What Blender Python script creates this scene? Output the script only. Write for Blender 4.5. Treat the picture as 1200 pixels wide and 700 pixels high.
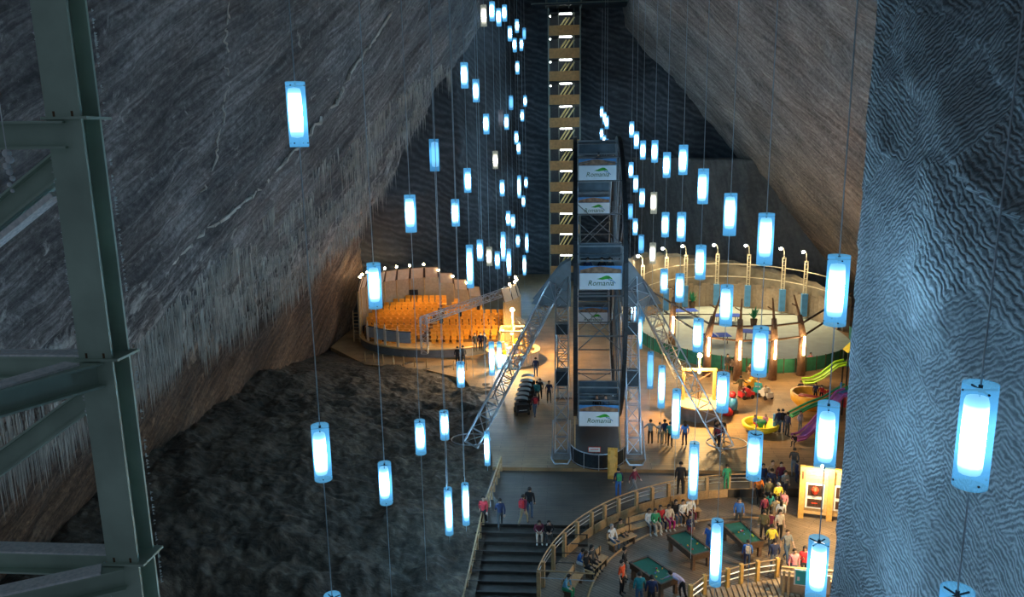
import bpy, bmesh, math, random
import numpy as np
from mathutils import Vector, Matrix
for o in list(bpy.data.objects): bpy.data.objects.remove(o, do_unlink=True)
sc = bpy.context.scene
col = sc.collection
PI = math.pi
rnd = random.Random(7)

# ------------------------------------------------------------------ camera
F, PITCH, YAW, ROLL, H = 900.0, math.radians(11.8), math.radians(4.65), math.radians(1.0), 20.0
CAM = np.array([0, 0, H])
_fw = np.array([-math.sin(YAW)*math.cos(PITCH), math.cos(YAW)*math.cos(PITCH), -math.sin(PITCH)])
_r0 = np.array([math.cos(YAW), math.sin(YAW), 0.0]); _u0 = np.cross(_r0, _fw)
_r = math.cos(ROLL)*_r0 - math.sin(ROLL)*_u0; _u = np.cross(_r, _fw)
cd = bpy.data.cameras.new('camera'); cam = bpy.data.objects.new('camera', cd); col.objects.link(cam)
cd.sensor_width = 36; cd.lens = F/1200*36; cd.clip_end = 400; cd.clip_start = .1
cam.matrix_world = Matrix(((_r[0], _u[0], -_fw[0], CAM[0]), (_r[1], _u[1], -_fw[1], CAM[1]), (_r[2], _u[2], -_fw[2], CAM[2]), (0, 0, 0, 1)))
sc.camera = cam
def ray(x, y): return _fw + (x-600)/F*_r - (y-350)/F*_u
def atz(x, y, z=0.0): d = ray(x, y); return Vector(CAM + d*((z-H)/d[2]))      # photo point on a level floor
def atY(x, y, Y): d = ray(x, y); return Vector(CAM + d*(Y/d[1]))              # photo point at a known distance
def atX(x, y, X): d = ray(x, y); return Vector(CAM + d*(X/d[0]))
# ------------------------------------------------------------------ world, exposure
w = bpy.data.worlds.new('world'); sc.world = w; w.use_nodes = True
w.node_tree.nodes['Background'].inputs[0].default_value = (.55, .68, .85, 1)
w.node_tree.nodes['Background'].inputs[1].default_value = .13
sc.view_settings.view_transform = 'Standard'; sc.view_settings.look = 'None'
sc.view_settings.gamma = 1; sc.view_settings.use_curve_mapping = False
sc.view_settings.exposure = 0.12
LAMP_L = 95.0          # radiance of the pendant lamp cores
WARM = 1.0             # scale of all warm fixtures
sc.cycles.max_bounces = 6; sc.cycles.diffuse_bounces = 3; sc.cycles.transparent_max_bounces = 12
sc.cycles.use_denoising = True; sc.cycles.sample_clamp_indirect = 4.0

# ------------------------------------------------------------------ materials
M = {}
def new_mat(name):
    m = bpy.data.materials.new(name); m.use_nodes = True; M[name] = m
    nt = m.node_tree; return m, nt, nt.nodes['Principled BSDF'], nt.nodes, nt.links
def pm(name, c, rough=.6, metal=0.0, var=.15, scale=6.0, bump=0.0):
    """plain procedural material: base colour broken up by noise"""
    m, nt, b, N, L = new_mat(name)
    tc = N.new('ShaderNodeTexCoord'); nz = N.new('ShaderNodeTexNoise'); nz.inputs['Scale'].default_value = scale; nz.inputs['Detail'].default_value = 4
    L.new(tc.outputs['Object'], nz.inputs['Vector'])
    cr = N.new('ShaderNodeValToRGB'); cr.color_ramp.elements[0].position = .3; cr.color_ramp.elements[1].position = .7
    cr.color_ramp.elements[0].color = (*[max(0, v*(1-var)) for v in c], 1); cr.color_ramp.elements[1].color = (*[min(1, v*(1+var)) for v in c], 1)
    L.new(nz.outputs['Fac'], cr.inputs['Fac']); L.new(cr.outputs['Color'], b.inputs['Base Color'])
    b.inputs['Roughness'].default_value = rough; b.inputs['Metallic'].default_value = metal
    if bump:
        bp = N.new('ShaderNodeBump'); bp.inputs['Strength'].default_value = bump; bp.inputs['Distance'].default_value = .02
        L.new(nz.outputs['Fac'], bp.inputs['Height']); L.new(bp.outputs['Normal'], b.inputs['Normal'])
    return m
def em(name, c, s, sample=True):
    m, nt, b, N, L = new_mat(name)
    b.inputs['Base Color'].default_value = (*c, 1); b.inputs['Emission Color'].default_value = (*c, 1); b.inputs['Emission Strength'].default_value = s
    if not sample: m.cycles.emission_sampling = 'NONE'
    return m
def ramp(N, stops):
    cr = N.new('ShaderNodeValToRGB'); e = cr.color_ramp.elements
    while len(e) < len(stops): e.new(.5)
    for i, (p, c) in enumerate(stops): e[i].position = p; e[i].color = (*c, 1) if len(c) == 3 else c
    return cr
def rock(name, stops, rot, stretch=(1.2, 14), fine=30, bump=.6, salt=None, salt_stretch=(6, 1.5), salt_rot=0, salt_at=(.58, .66), warm=None, lines=None, band=None, lines2=None):
    """salt rock: streaked along the cutting direction; coordinates are metres/10 along the wall"""
    m, nt, b, N, L = new_mat(name)
    uv = N.new('ShaderNodeUVMap')
    def mapped(r, s):
        a = N.new('ShaderNodeMapping'); a.inputs['Rotation'].default_value = (0, 0, math.radians(r)); L.new(uv.outputs[0], a.inputs[0])
        c = N.new('ShaderNodeMapping'); c.inputs['Scale'].default_value = (s[0], s[1], 1); L.new(a.outputs[0], c.inputs[0]); return c
    def noise(vec, sc_, det=8, dist=0, rough=.6):
        n = N.new('ShaderNodeTexNoise'); n.inputs['Scale'].default_value = sc_; n.inputs['Detail'].default_value = det
        n.inputs['Distortion'].default_value = dist; n.inputs['Roughness'].default_value = rough; L.new(vec, n.inputs['Vector']); return n
    st = noise(mapped(rot, stretch).outputs[0], 2.2, 10, .6, .68)
    big = noise(uv.outputs[0], 1.3, 5, .4)
    fin = noise(uv.outputs[0], fine, 6, 0, .7)
    def math_(op, a, b_, c_=None):
        n = N.new('ShaderNodeMath'); n.operation = op
        for i, v in enumerate((a, b_, c_)):
            if v is None: continue
            if isinstance(v, (int, float)): n.inputs[i].default_value = v
            else: L.new(v, n.inputs[i])
        return n.outputs[0]
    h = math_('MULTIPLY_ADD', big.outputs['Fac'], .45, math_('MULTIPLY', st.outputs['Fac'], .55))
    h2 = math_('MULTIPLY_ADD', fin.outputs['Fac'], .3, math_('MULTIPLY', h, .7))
    if lines:
        wv = N.new('ShaderNodeTexWave'); wv.wave_type = 'BANDS'; wv.bands_direction = 'Y'
        wv.inputs['Scale'].default_value = lines[0]; wv.inputs['Distortion'].default_value = lines[1]; wv.inputs['Detail'].default_value = 3; wv.inputs['Detail Scale'].default_value = lines[2]
        L.new(mapped(rot, (1, 1)).outputs[0], wv.inputs['Vector'])
        wf = wv.outputs['Fac']
        if lines2 is not None:
            w2 = N.new('ShaderNodeTexWave'); w2.bands_direction = 'Y'; w2.inputs['Scale'].default_value = lines[0]*1.15; w2.inputs['Distortion'].default_value = lines[1]; w2.inputs['Detail'].default_value = 3; w2.inputs['Detail Scale'].default_value = lines[2]
            L.new(mapped(rot+lines2, (1, 1)).outputs[0], w2.inputs['Vector'])
            pn = noise(uv.outputs[0], 3.2, 3, 1.0); rp = ramp(N, [(.46, (0, 0, 0)), (.54, (1, 1, 1))]); L.new(pn.outputs['Fac'], rp.inputs['Fac'])
            mm = N.new('ShaderNodeMix'); L.new(rp.outputs['Color'], mm.inputs[0]); L.new(wv.outputs['Fac'], mm.inputs[2]); L.new(w2.outputs['Fac'], mm.inputs[3]); wf = mm.outputs[0]
        h2 = math_('MULTIPLY_ADD', wf, lines[3], math_('MULTIPLY', h2, 1-lines[3]*.6))
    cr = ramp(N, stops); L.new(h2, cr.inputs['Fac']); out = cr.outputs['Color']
    def mix(fac, a, c):
        mx = N.new('ShaderNodeMix'); mx.data_type = 'RGBA'; L.new(fac, mx.inputs[0]); L.new(a, mx.inputs[6])
        if isinstance(c, tuple): mx.inputs[7].default_value = (*c, 1)
        else: L.new(c, mx.inputs[7])
        return mx.outputs[2]
    if salt:
        sn = noise(mapped(salt_rot, salt_stretch).outputs[0], 2.0, 9, .5, .72)
        sv = sn.outputs['Fac']
        if band:      # crust of salt along the overhang
            sp0 = N.new('ShaderNodeSeparateXYZ'); L.new(uv.outputs[0], sp0.inputs[0]); vv = math_('MULTIPLY_ADD', big.outputs['Fac'], .9, math_('SUBTRACT', sp0.outputs['Y'], .45))
            def mrange(a, b, x, y):
                q = N.new('ShaderNodeMapRange'); q.inputs['From Min'].default_value = a; q.inputs['From Max'].default_value = b; q.inputs['To Min'].default_value = x; q.inputs['To Max'].default_value = y; L.new(vv, q.inputs['Value']); return q.outputs[0]
            sv = math_('ADD', sv, math_('MULTIPLY', math_('MULTIPLY', mrange(band[0], band[1], 0, 1), mrange(band[2], band[3], 1, 0)), .14))
        r2 = ramp(N, [(salt_at[0], (0, 0, 0)), (salt_at[1], (1, 1, 1))]); L.new(sv, r2.inputs['Fac'])
        out = mix(math_('MULTIPLY', r2.outputs['Color'], .85), out, salt)
    if warm:      # warm lamplight painted in toward the foot, plus brown rock, v from .. to ..
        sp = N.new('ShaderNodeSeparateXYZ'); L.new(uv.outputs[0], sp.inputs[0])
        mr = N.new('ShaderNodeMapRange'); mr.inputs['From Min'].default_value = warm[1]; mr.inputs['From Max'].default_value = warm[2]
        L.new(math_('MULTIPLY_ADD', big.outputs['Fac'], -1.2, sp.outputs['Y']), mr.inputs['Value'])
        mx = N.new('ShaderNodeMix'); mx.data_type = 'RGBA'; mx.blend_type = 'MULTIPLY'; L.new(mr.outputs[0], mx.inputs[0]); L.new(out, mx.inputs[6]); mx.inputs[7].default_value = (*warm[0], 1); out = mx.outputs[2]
    L.new(out, b.inputs['Base Color']); b.inputs['Roughness'].default_value = .75
    bp = N.new('ShaderNodeBump'); bp.inputs['Strength'].default_value = bump; bp.inputs['Distance'].default_value = .25
    L.new(h2, bp.inputs['Height']); L.new(bp.outputs['Normal'], b.inputs['Normal'])
    return m
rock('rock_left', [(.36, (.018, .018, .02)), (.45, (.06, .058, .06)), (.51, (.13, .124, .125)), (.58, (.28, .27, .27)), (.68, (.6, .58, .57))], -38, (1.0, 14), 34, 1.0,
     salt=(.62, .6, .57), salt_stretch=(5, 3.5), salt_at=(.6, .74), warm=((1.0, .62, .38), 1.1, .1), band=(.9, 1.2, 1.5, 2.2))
rock('rock_right', [(.36, (.035, .03, .03)), (.45, (.13, .112, .1)), (.52, (.27, .235, .21)), (.6, (.48, .43, .39)), (.7, (.7, .66, .62))], -47, (.9, 13), 34, .9, warm=((1.0, .68, .4), 2.6, .6))  # lower part tinted warm in place of court floodlight
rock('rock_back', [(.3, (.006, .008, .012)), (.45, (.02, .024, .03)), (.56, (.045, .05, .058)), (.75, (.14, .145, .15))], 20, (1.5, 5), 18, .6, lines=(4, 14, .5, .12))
rock('rock_bench', [(.25, (.03, .03, .03)), (.45, (.09, .085, .08)), (.6, (.17, .16, .15)), (.8, (.32, .31, .3))], 70, (1, 6), 20, .6)
rock('rock_pillar', [(.2, (.05, .06, .065)), (.42, (.15, .165, .17)), (.55, (.28, .3, .31)), (.72, (.46, .48, .49)), (.9, (.66, .68, .69))], -30, (4, 12), 40, .65, lines=(27, 7, 1.6, .27), lines2=65)
rock('rubble', [(.34, (.007, .006, .005)), (.44, (.036, .029, .022)), (.53, (.105, .082, .06)), (.66, (.3, .235, .17))], 25, (4, 8), 30, 1.0, salt=(.3, .27, .23), salt_stretch=(3, 5), salt_at=(.66, .78))
def planks(name, c1, c2, gap, width, length, rot=0, rough=.55, bump=.3):
    m, nt, b, N, L = new_mat(name)
    tc = N.new('ShaderNodeTexCoord'); mp = N.new('ShaderNodeMapping'); mp.inputs['Rotation'].default_value = (0, 0, math.radians(rot)); L.new(tc.outputs['Object'], mp.inputs[0])
    br = N.new('ShaderNodeTexBrick'); br.inputs['Scale'].default_value = 1; br.inputs['Brick Width'].default_value = length; br.inputs['Row Height'].default_value = width
    br.inputs['Mortar Size'].default_value = gap; br.inputs['Color1'].default_value = (*c1, 1); br.inputs['Color2'].default_value = (*c2, 1); br.inputs['Mortar'].default_value = (*[v*.25 for v in c1], 1)
    L.new(mp.outputs[0], br.inputs['Vector'])
    nz = N.new('ShaderNodeTexNoise'); nz.inputs['Scale'].default_value = .45; nz.inputs['Detail'].default_value = 8; nz.inputs['Roughness'].default_value = .65; L.new(tc.outputs['Object'], nz.inputs['Vector'])
    r = ramp(N, [(.3, (.45, .45, .45)), (.7, (1.35, 1.3, 1.25))]); L.new(nz.outputs['Fac'], r.inputs['Fac'])
    mx = N.new('ShaderNodeMix'); mx.data_type = 'RGBA'; mx.blend_type = 'MULTIPLY'; mx.inputs[0].default_value = .8; L.new(br.outputs['Color'], mx.inputs[6]); L.new(r.outputs['Color'], mx.inputs[7])
    L.new(mx.outputs[2], b.inputs['Base Color']); b.inputs['Roughness'].default_value = rough
    bp = N.new('ShaderNodeBump'); bp.inputs['Strength'].default_value = bump; bp.inputs['Distance'].default_value = .02; L.new(br.outputs['Fac'], bp.inputs['Height']); bp.invert = True; L.new(bp.outputs['Normal'], b.inputs['Normal'])
    return m
planks('plaza_wood', (.36, .23, .115), (.29, .18, .085), .012, .3, 3.2, 0, .5)
planks('deck_dark', (.1, .085, .07), (.075, .065, .055), .014, .16, 3.0, 0, .45)
planks('terrace_wood', (.26, .2, .145), (.21, .16, .115), .012, .18, 2.4, 35, .55)
pm('step_wood', (.05, .043, .037), .5, 0, .3, 3, .2)
pm('rail_wood', (.46, .29, .14), .55, 0, .2, 8); pm('light_wood', (.62, .42, .2), .55, 0, .15, 8); pm('yellow_wood', (.72, .43, .12), .5, 0, .15, 6)
pm('dark_wood', (.1, .055, .03), .6, 0, .25, 8); pm('trunk_wood', (.17, .095, .055), .8, 0, .3, 5, .5); pm('panel_wood', (.42, .31, .2), .6, 0, .15, 4)
pm('tower_wood', (.52, .25, .08), .6, 0, .2, 3); pm('tower_steel', (.22, .24, .2), .5, .6); pm('stair_yellow', (.55, .48, .22), .5, .1)
pm('green_steel', (.4, .52, .44), .5, .2, .18, 3, .1); pm('frost', (.85, .92, .95), .8, 0, .2, 40, .6); pm('rust', (.12, .07, .035), .8, 0, .4, 12)
pm('galv', (.5, .54, .58), .32, .9, .1, 8); pm('dark_steel', (.035, .04, .045), .45, .6, .2, 6); pm('mid_steel', (.16, .19, .21), .5, .5, .15, 3)
pm('cable', (.42, .5, .55), .5, .1); pm('bracket', (.02, .025, .03), .5, .4)
pm('seat_orange', (.8, .36, .035), .5, 0, .18, 2); pm('cream_panel', (.66, .55, .42), .7, 0, .1, 3); pm('stage_grey', (.16, .16, .16), .7, 0, .2, 2)
pm('screen_grey', (.34, .36, .38), .6, 0, .1, 3); pm('brown_riser', (.16, .075, .02), .6, 0, .2, 2); pm('court_lit_rock', (.3, .25, .17), .9, 0, .3, .8, .4); pm('theatre_deck', (.55, .3, .08), .5, 0, .2, 2)
pm('white', (.75, .75, .73), .5, 0, .06); pm('black', (.012, .012, .014), .5, 0, .3); pm('felt', (.005, .115, .085), .9, 0, .15, 10); pm('court_floor', (.5, .56, .48), .6, 0, .1, 1)
pm('green_net', (.03, .2, .11), .8, 0, .2, 3); pm('pad_blue', (.1, .32, .6), .6, 0, .15, 2); pm('table_blue', (.025, .1, .6), .8, 0, .1, 3); pm('post_cream', (.72, .62, .42), .5, 0, .1, 3)
pm('lime', (.45, .8, .03), .4, 0, .1, 3); pm('purple', (.3, .07, .28), .4, 0, .15, 3); pm('play_green', (.02, .27, .12), .45, 0, .15, 3); pm('play_yellow', (.85, .68, .03), .4, 0, .1, 3)
pm('play_red', (.6, .03, .04), .45, 0, .15, 3); pm('play_orange', (.85, .42, .04), .45, 0, .15, 3); pm('play_blue', (.05, .25, .55), .45, 0, .15, 3); pm('teal', (.01, .38, .4), .5, 0, .1, 3)
pm('print_sky', (.05, .22, .5), .4, 0, .3, 1.5); pm('print_hill', (.2, .12, .07), .5, 0, .5, 4); pm('print_grass', (.08, .12, .05), .5, 0, .4, 4); pm('print_white', (.62, .72, .78), .35, 0, .06, 2)
pm('logo_green', (.02, .32, .02), .4, 0, .3, 6); pm('logo_dark', (.02, .1, .03), .4); pm('logo_blue', (.04, .2, .42), .4); pm('print_red', (.6, .05, .02), .5, 0, .6, 14); pm('print_dark', (.05, .025, .02), .5, 0, .7, 14)
pm('salt', (.52, .49, .44), .8, 0, .3, 1.0); pm('salt_white', (.75, .8, .82), .8, 0, .1, 10); pm('grey_glass', (.1, .14, .17), .15, .3, .2, 2); pm('concrete', (.2, .19, .18), .8, 0, .2, 3)
pm('gold', (.6, .33, .06), .5, 0, .35, 5)
em('warm_bulb', (1, .74, .4), 60, False); em('flood_bulb', (1, .9, .72), 60, False); em('warm_tube', (1, .72, .38), 25); em('stair_light', (.95, .97, .9), 20); em('kiosk_light', (1, .78, .4), 6)
# pendant lamps: a bright core inside a tube of tinted acrylic
em('core_on', (1.0, .95, .95), LAMP_L); em('core_warm', (1.0, .93, .85), LAMP_L*.5); em('core_dim', (.5, .8, 1.0), 1.2, False); em('core_off', (.25, .28, .3), .05, False)
for n_ in ('core_on', 'core_warm'):      # the tube glows strongest at its middle
    nt_ = M[n_].node_tree; N_0 = nt_.nodes; tc_ = N_0.new('ShaderNodeTexCoord'); sp_ = N_0.new('ShaderNodeSeparateXYZ'); nt_.links.new(tc_.outputs['Generated'], sp_.inputs[0]); L0 = N_0['Principled BSDF'].inputs['Emission Strength'].default_value
    cr_ = ramp(N_0, [(0, (.006, .006, .006)), (.1, (.015, .015, .015)), (.26, (.2, .2, .2)), (.4, (1.3, 1.3, 1.3)), (.6, (1.3, 1.3, 1.3)), (.74, (.2, .2, .2)), (.9, (.015, .015, .015)), (1, (.006, .006, .006))]); nt_.links.new(sp_.outputs['Z'], cr_.inputs['Fac'])
    mm_ = N_0.new('ShaderNodeMath'); mm_.operation = 'MULTIPLY'; mm_.inputs[1].default_value = L0*1.5; nt_.links.new(cr_.outputs['Color'], mm_.inputs[0]); nt_.links.new(mm_.outputs[0], N_0['Principled BSDF'].inputs['Emission Strength'])
def acrylic(name, tint, c, s, clear):
    m, nt, b, N, L = new_mat(name); N.remove(b); out = N['Material Output']
    tr = N.new('ShaderNodeBsdfTransparent'); tr.inputs[0].default_value = (*tint, 1)
    e = N.new('ShaderNodeEmission'); e.inputs[0].default_value = (*c, 1)
    tc = N.new('ShaderNodeTexCoord'); sp = N.new('ShaderNodeSeparateXYZ'); L.new(tc.outputs['Generated'], sp.inputs[0])
    r = ramp(N, [(0, (.6, .6, .6)), (.2, (.85, .85, .85)), (.35, (1.6, 1.6, 1.6)), (.65, (1.6, 1.6, 1.6)), (.8, (.85, .85, .85)), (1, (.6, .6, .6))]); L.new(sp.outputs['Z'], r.inputs['Fac'])
    ml = N.new('ShaderNodeMath'); ml.operation = 'MULTIPLY'; ml.inputs[1].default_value = s; L.new(r.outputs['Color'], ml.inputs[0]); L.new(ml.outputs[0], e.inputs[1])
    mx = N.new('ShaderNodeMixShader'); mx.inputs[0].default_value = clear; L.new(e.outputs[0], mx.inputs[1]); L.new(tr.outputs[0], mx.inputs[2]); L.new(mx.outputs[0], out.inputs[0])
    m.cycles.emission_sampling = 'NONE'; return m
acrylic('tube_on', (.32, .68, 1.0), (.13, .5, .9), 1.35, .4)
acrylic('tube_warm', (.95, .95, .85), (.5, .56, .5), .8, .45)
acrylic('tube_dim', (.5, .75, 1.0), (.1, .42, .8), 1.0, .4)
acrylic('tube_off', (.6, .65, .7), (.16, .19, .24), .6, .4)  # unlit tube; its pale grey is painted as faint emission

# ------------------------------------------------------------------ mesh helpers
class MB:
    def __init__(s): s.v = []; s.f = []; s.m = []; s.mats = []; s.cur = 0
    def mat(s, name):
        if name not in s.mats: s.mats.append(name)
        s.cur = s.mats.index(name); return s
    def add(s, v, f):
        n = len(s.v); s.v += [tuple(p) for p in v]; s.f += [tuple(i+n for i in q) for q in f]; s.m += [s.cur]*len(f); return s
    def box(s, c, d, rz=0, mtx=None):
        x, y, z = d[0]/2, d[1]/2, d[2]/2
        P = [Vector((a*x, b*y, e*z)) for a in (-1, 1) for b in (-1, 1) for e in (-1, 1)]
        if mtx is None: mtx = Matrix.Rotation(rz, 3, 'Z')
        return s.add([mtx @ p + Vector(c) for p in P], [(0, 1, 3, 2), (4, 6, 7, 5), (0, 4, 5, 1), (2, 3, 7, 6), (0, 2, 6, 4), (1, 5, 7, 3)])
    def beam(s, a, b, wd, ht, up=(0, 0, 1)):
        """rectangular bar from a to b"""
        a, b = Vector(a), Vector(b); d = (b-a); l = d.length; d.normalize(); u = Vector(up)
        if abs(d.dot(u)) > .98: u = Vector((0, 1, 0))
        sd = d.cross(u).normalized(); u = sd.cross(d)
        return s.box((a+b)/2, (wd, l, ht), mtx=Matrix((sd, d, u)).transposed())
    def tube(s, a, b, r, n=6, r2=None, cap=True):
        a, b = Vector(a), Vector(b); d = (b-a).normalized(); u = Vector((0, 0, 1)) if abs(d.z) < .9 else Vector((1, 0, 0))
        x = d.cross(u).normalized(); y = d.cross(x); r2 = r if r2 is None else r2; v = []
        for k in range(n):
            q = x*math.cos(2*PI*k/n) + y*math.sin(2*PI*k/n); v += [a+q*r, b+q*r2]
        f = [(2*k, 2*((k+1) % n), 2*((k+1) % n)+1, 2*k+1) for k in range(n)]
        if cap: f += [tuple(2*k for k in range(n))[::-1], tuple(2*k+1 for k in range(n))]
        return s.add(v, f)
    def path(s, pts, r, n=5):
        for a, b in zip(pts, pts[1:]): s.tube(a, b, r, n)
        return s
    def lathe(s, prof, n=24, c=(0, 0, 0), a0=0, a1=2*PI):
        full = abs(a1-a0-2*PI) < 1e-6; k = n if full else n+1; v = []
        for i in range(k):
            t = a0+(a1-a0)*i/n
            v += [(c[0]+r*math.cos(t), c[1]+r*math.sin(t), c[2]+z) for r, z in prof]
        p = len(prof); f = []
        for i in range(n):
            j = (i+1) % k
            f += [(i*p+q, j*p+q, j*p+q+1, i*p+q+1) for q in range(p-1)]
        return s.add(v, f)
    def prism(s, poly, z0, z1, fn=None):
        """polygon (x,y) extruded z0..z1; fn maps the local point to the world"""
        n = len(poly); v = [(x, y, z0) for x, y in poly]+[(x, y, z1) for x, y in poly]
        if fn: v = [fn(*p) for p in v]
        return s.add(v, [tuple(range(n))[::-1], tuple(range(n, 2*n))]+[(i, (i+1) % n, n+(i+1) % n, n+i) for i in range(n)])
    def sphere(s, c, r, n=8, sz=1.0):
        prof = [(max(1e-4, r*math.sin(PI*i/n)), -r*sz*math.cos(PI*i/n)) for i in range(n+1)]
        return s.lathe(prof, n+2, c)
    def truss(s, a, b, wd, bays, r=.035, up=(0, 0, 1), rd=None):
        """square lattice girder"""
        a, b = Vector(a), Vector(b); d = (b-a).normalized(); u = Vector(up)
        if abs(d.dot(u)) > .95: u = Vector((0, 1, 0))
        x = d.cross(u).normalized(); y = x.cross(d); rd = rd or r*.6; K = []
        for sx, sy in ((1, 1), (-1, 1), (-1, -1), (1, -1)):
            o = x*sx*wd/2+y*sy*wd/2; K.append(o); s.tube(a+o, b+o, r, 6)
        for i in range(bays+1):
            p = a.lerp(b, i/bays)
            for k in range(4):
                s.tube(p+K[k], p+K[(k+1) % 4], rd, 4, cap=False)
                if i < bays:
                    q = a.lerp(b, (i+1)/bays); e = (i+k) % 2
                    s.tube(p+K[(k+e) % 4], q+K[(k+1-e) % 4], rd, 4, cap=False)
        return s
    def mesh(s, name):
        me = bpy.data.meshes.new(name); me.from_pydata(s.v, [], s.f); me.update()
        if s.mats:
            for n in s.mats: me.materials.append(M[n])
            me.polygons.foreach_set('material_index', s.m)
        return me
    def obj(s, name, parent=None, smooth=False, loc=None):
        me = s.mesh(name)
        if smooth: me.shade_smooth()
        return link(name, me, parent, loc)
def link(name, me, parent=None, loc=None):
    o = bpy.data.objects.new(name, me); col.objects.link(o)
    if parent: o.parent = parent
    if loc is not None: o.location = loc
    return o
def mb(mat): return MB().mat(mat)
def tag(o, label=None, cat=None, group=None, kind=None):
    for k, v in (('label', label), ('category', cat), ('group', group), ('kind', kind)):
        if v: o[k] = v
    return o
def thing(name, label, cat, loc=(0, 0, 0), rz=0, group=None):
    o = bpy.data.objects.new(name, None); col.objects.link(o); o.location = loc; o.rotation_euler = (0, 0, rz); o.empty_display_size = .2
    return tag(o, label, cat, group)
def struct(o, label=None): o['kind'] = 'structure'; return tag(o, label)
def dup(root, loc=None, rz=None, label=None, parent=None):
    c = root.copy(); col.objects.link(c); c.parent = parent
    if loc is not None: c.location = loc
    if rz is not None: c.rotation_euler = (0, 0, rz)
    if label: c['label'] = label
    for ch in list(root.children): dup(ch, parent=c)
    return c
def lamp(kind, name, loc, energy, color, parent=None, size=.15, aim=None, angle=None):
    ld = bpy.data.lights.new(name, kind); ld.energy = energy; ld.color = color; ld.shadow_soft_size = size
    o = bpy.data.objects.new(name, ld); col.objects.link(o); o.location = loc
    if parent: o.parent = parent
    if kind == 'SPOT': ld.spot_size = math.radians(angle or 90); ld.spot_blend = .8
    if aim is not None:
        pl = parent.location if parent else Vector((0, 0, 0))
        o.rotation_euler = (Vector(aim)-(Vector(loc)+pl)).to_track_quat('-Z', 'Y').to_euler()
    return o
# ---- numpy value noise
def _h(ix, iy, s): return np.modf(np.abs(np.sin(ix*127.1+iy*311.7+s*74.7)*43758.5453))[0]
def vn(x, y, s=0):
    ix, iy = np.floor(x), np.floor(y); fx, fy = x-ix, y-iy; fx = fx*fx*(3-2*fx); fy = fy*fy*(3-2*fy)
    return (_h(ix, iy, s)*(1-fx)+_h(ix+1, iy, s)*fx)*(1-fy)+(_h(ix, iy+1, s)*(1-fx)+_h(ix+1, iy+1, s)*fx)*fy
def fbm(x, y, s=0, o=5):
    t = 0; a = .5
    for i in range(o): t = t+a*(vn(x, y, s+i)-.5); x, y, a = x*2.03, y*2.03, a*.5
    return t
def grid(name, P, uv, mat, smooth=True):
    """P: (n,m,3) array of points, uv: (n,m,2)"""
    n, m = P.shape[:2]; me = bpy.data.meshes.new(name)
    i, j = np.meshgrid(np.arange(n-1), np.arange(m-1), indexing='ij'); a = i*m+j
    fc = np.stack([a, a+m, a+m+1, a+1], -1).reshape(-1, 4)
    me.vertices.add(n*m); me.vertices.foreach_set('co', P.reshape(-1)); me.loops.add(fc.size); me.polygons.add(len(fc))
    me.loops.foreach_set('vertex_index', fc.reshape(-1)); me.polygons.foreach_set('loop_start', np.arange(0, fc.size, 4)); me.polygons.foreach_set('loop_total', np.full(len(fc), 4))
    me.update(calc_edges=True); me.validate()
    ul = me.uv_layers.new(name='UVMap'); ul.data.foreach_set('uv', uv.reshape(-1, 2)[fc.reshape(-1)].reshape(-1))
    me.materials.append(M[mat]); me.polygons.foreach_set('use_smooth', np.ones(len(fc), bool)) if smooth else None
    return link(name, me)
def resample(poly, n):
    p = np.array(poly, float); d = np.r_[0, np.cumsum(np.linalg.norm(np.diff(p, axis=0), axis=1))]; t = np.linspace(0, d[-1], n)
    return np.stack([np.interp(t, d, p[:, k]) for k in range(p.shape[1])], -1), t
def normals(P):
    a = np.gradient(P, axis=0); b = np.gradient(P, axis=1); n = np.cross(a, b); return n/np.maximum(1e-9, np.linalg.norm(n, axis=-1, keepdims=True))

# ------------------------------------------------------------------ the mine: walls, ceiling, ground
WP = {}
def wall_along_Y(name, prof, y0, y1, ny, nlow, nup, mat, streak, sign, amp=1.0, seed=0):
    """prof(y) -> profile points from the foot up; the break (overhang edge) is point 2"""
    ys = np.linspace(y0, y1, ny); P = np.zeros((ny, nlow+nup, 3)); T = np.zeros((ny, nlow+nup))
    for i, y in enumerate(ys):
        pr = prof(y); lo, tl = resample(pr[:3], nlow+1); hi, th = resample(pr[2:], nup)
        P[i, :, 0] = np.r_[lo[:-1, 0], hi[:, 0]]; P[i, :, 2] = np.r_[lo[:-1, 1], hi[:, 1]]; P[i, :, 1] = y; T[i] = np.r_[tl[:-1]-tl[-1], th]+10.3
    Y = P[..., 1]; n = normals(P)*sign; c, s = math.cos(streak), math.sin(streak); a = Y*c+T*s; b = -Y*s+T*c
    d = amp*(2.0*fbm(Y/16, T/16, seed)+.9*fbm(a/9, b/1.1, seed+20, 4)+.35*fbm(Y/1.3, T/1.3, seed+40, 4))
    WP[name] = P+n*d[..., None]
    return struct(grid(name, WP[name], np.stack([Y/10, T/10], -1), mat))
def LP(y):
    f = min(1, max(0, (y-58)/24)); bz = 6.2+6.5*f; bx = -24.6+(bz-6.2)*14.1/26.8
    return [(bx-2.6, -4), (bx-1.6, 0), (bx, bz), (-10.5, 33), (-8.8, 42)]
def RP(y): return [(33, -4), (32.4, 0), (31.6, 3.3), (7.5, 35), (6.6, 42)]
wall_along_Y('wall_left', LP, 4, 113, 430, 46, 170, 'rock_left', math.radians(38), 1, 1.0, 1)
wall_along_Y('wall_right', RP, 21, 114, 330, 20, 170, 'rock_right', math.radians(47), -1, .8, 5)
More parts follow.
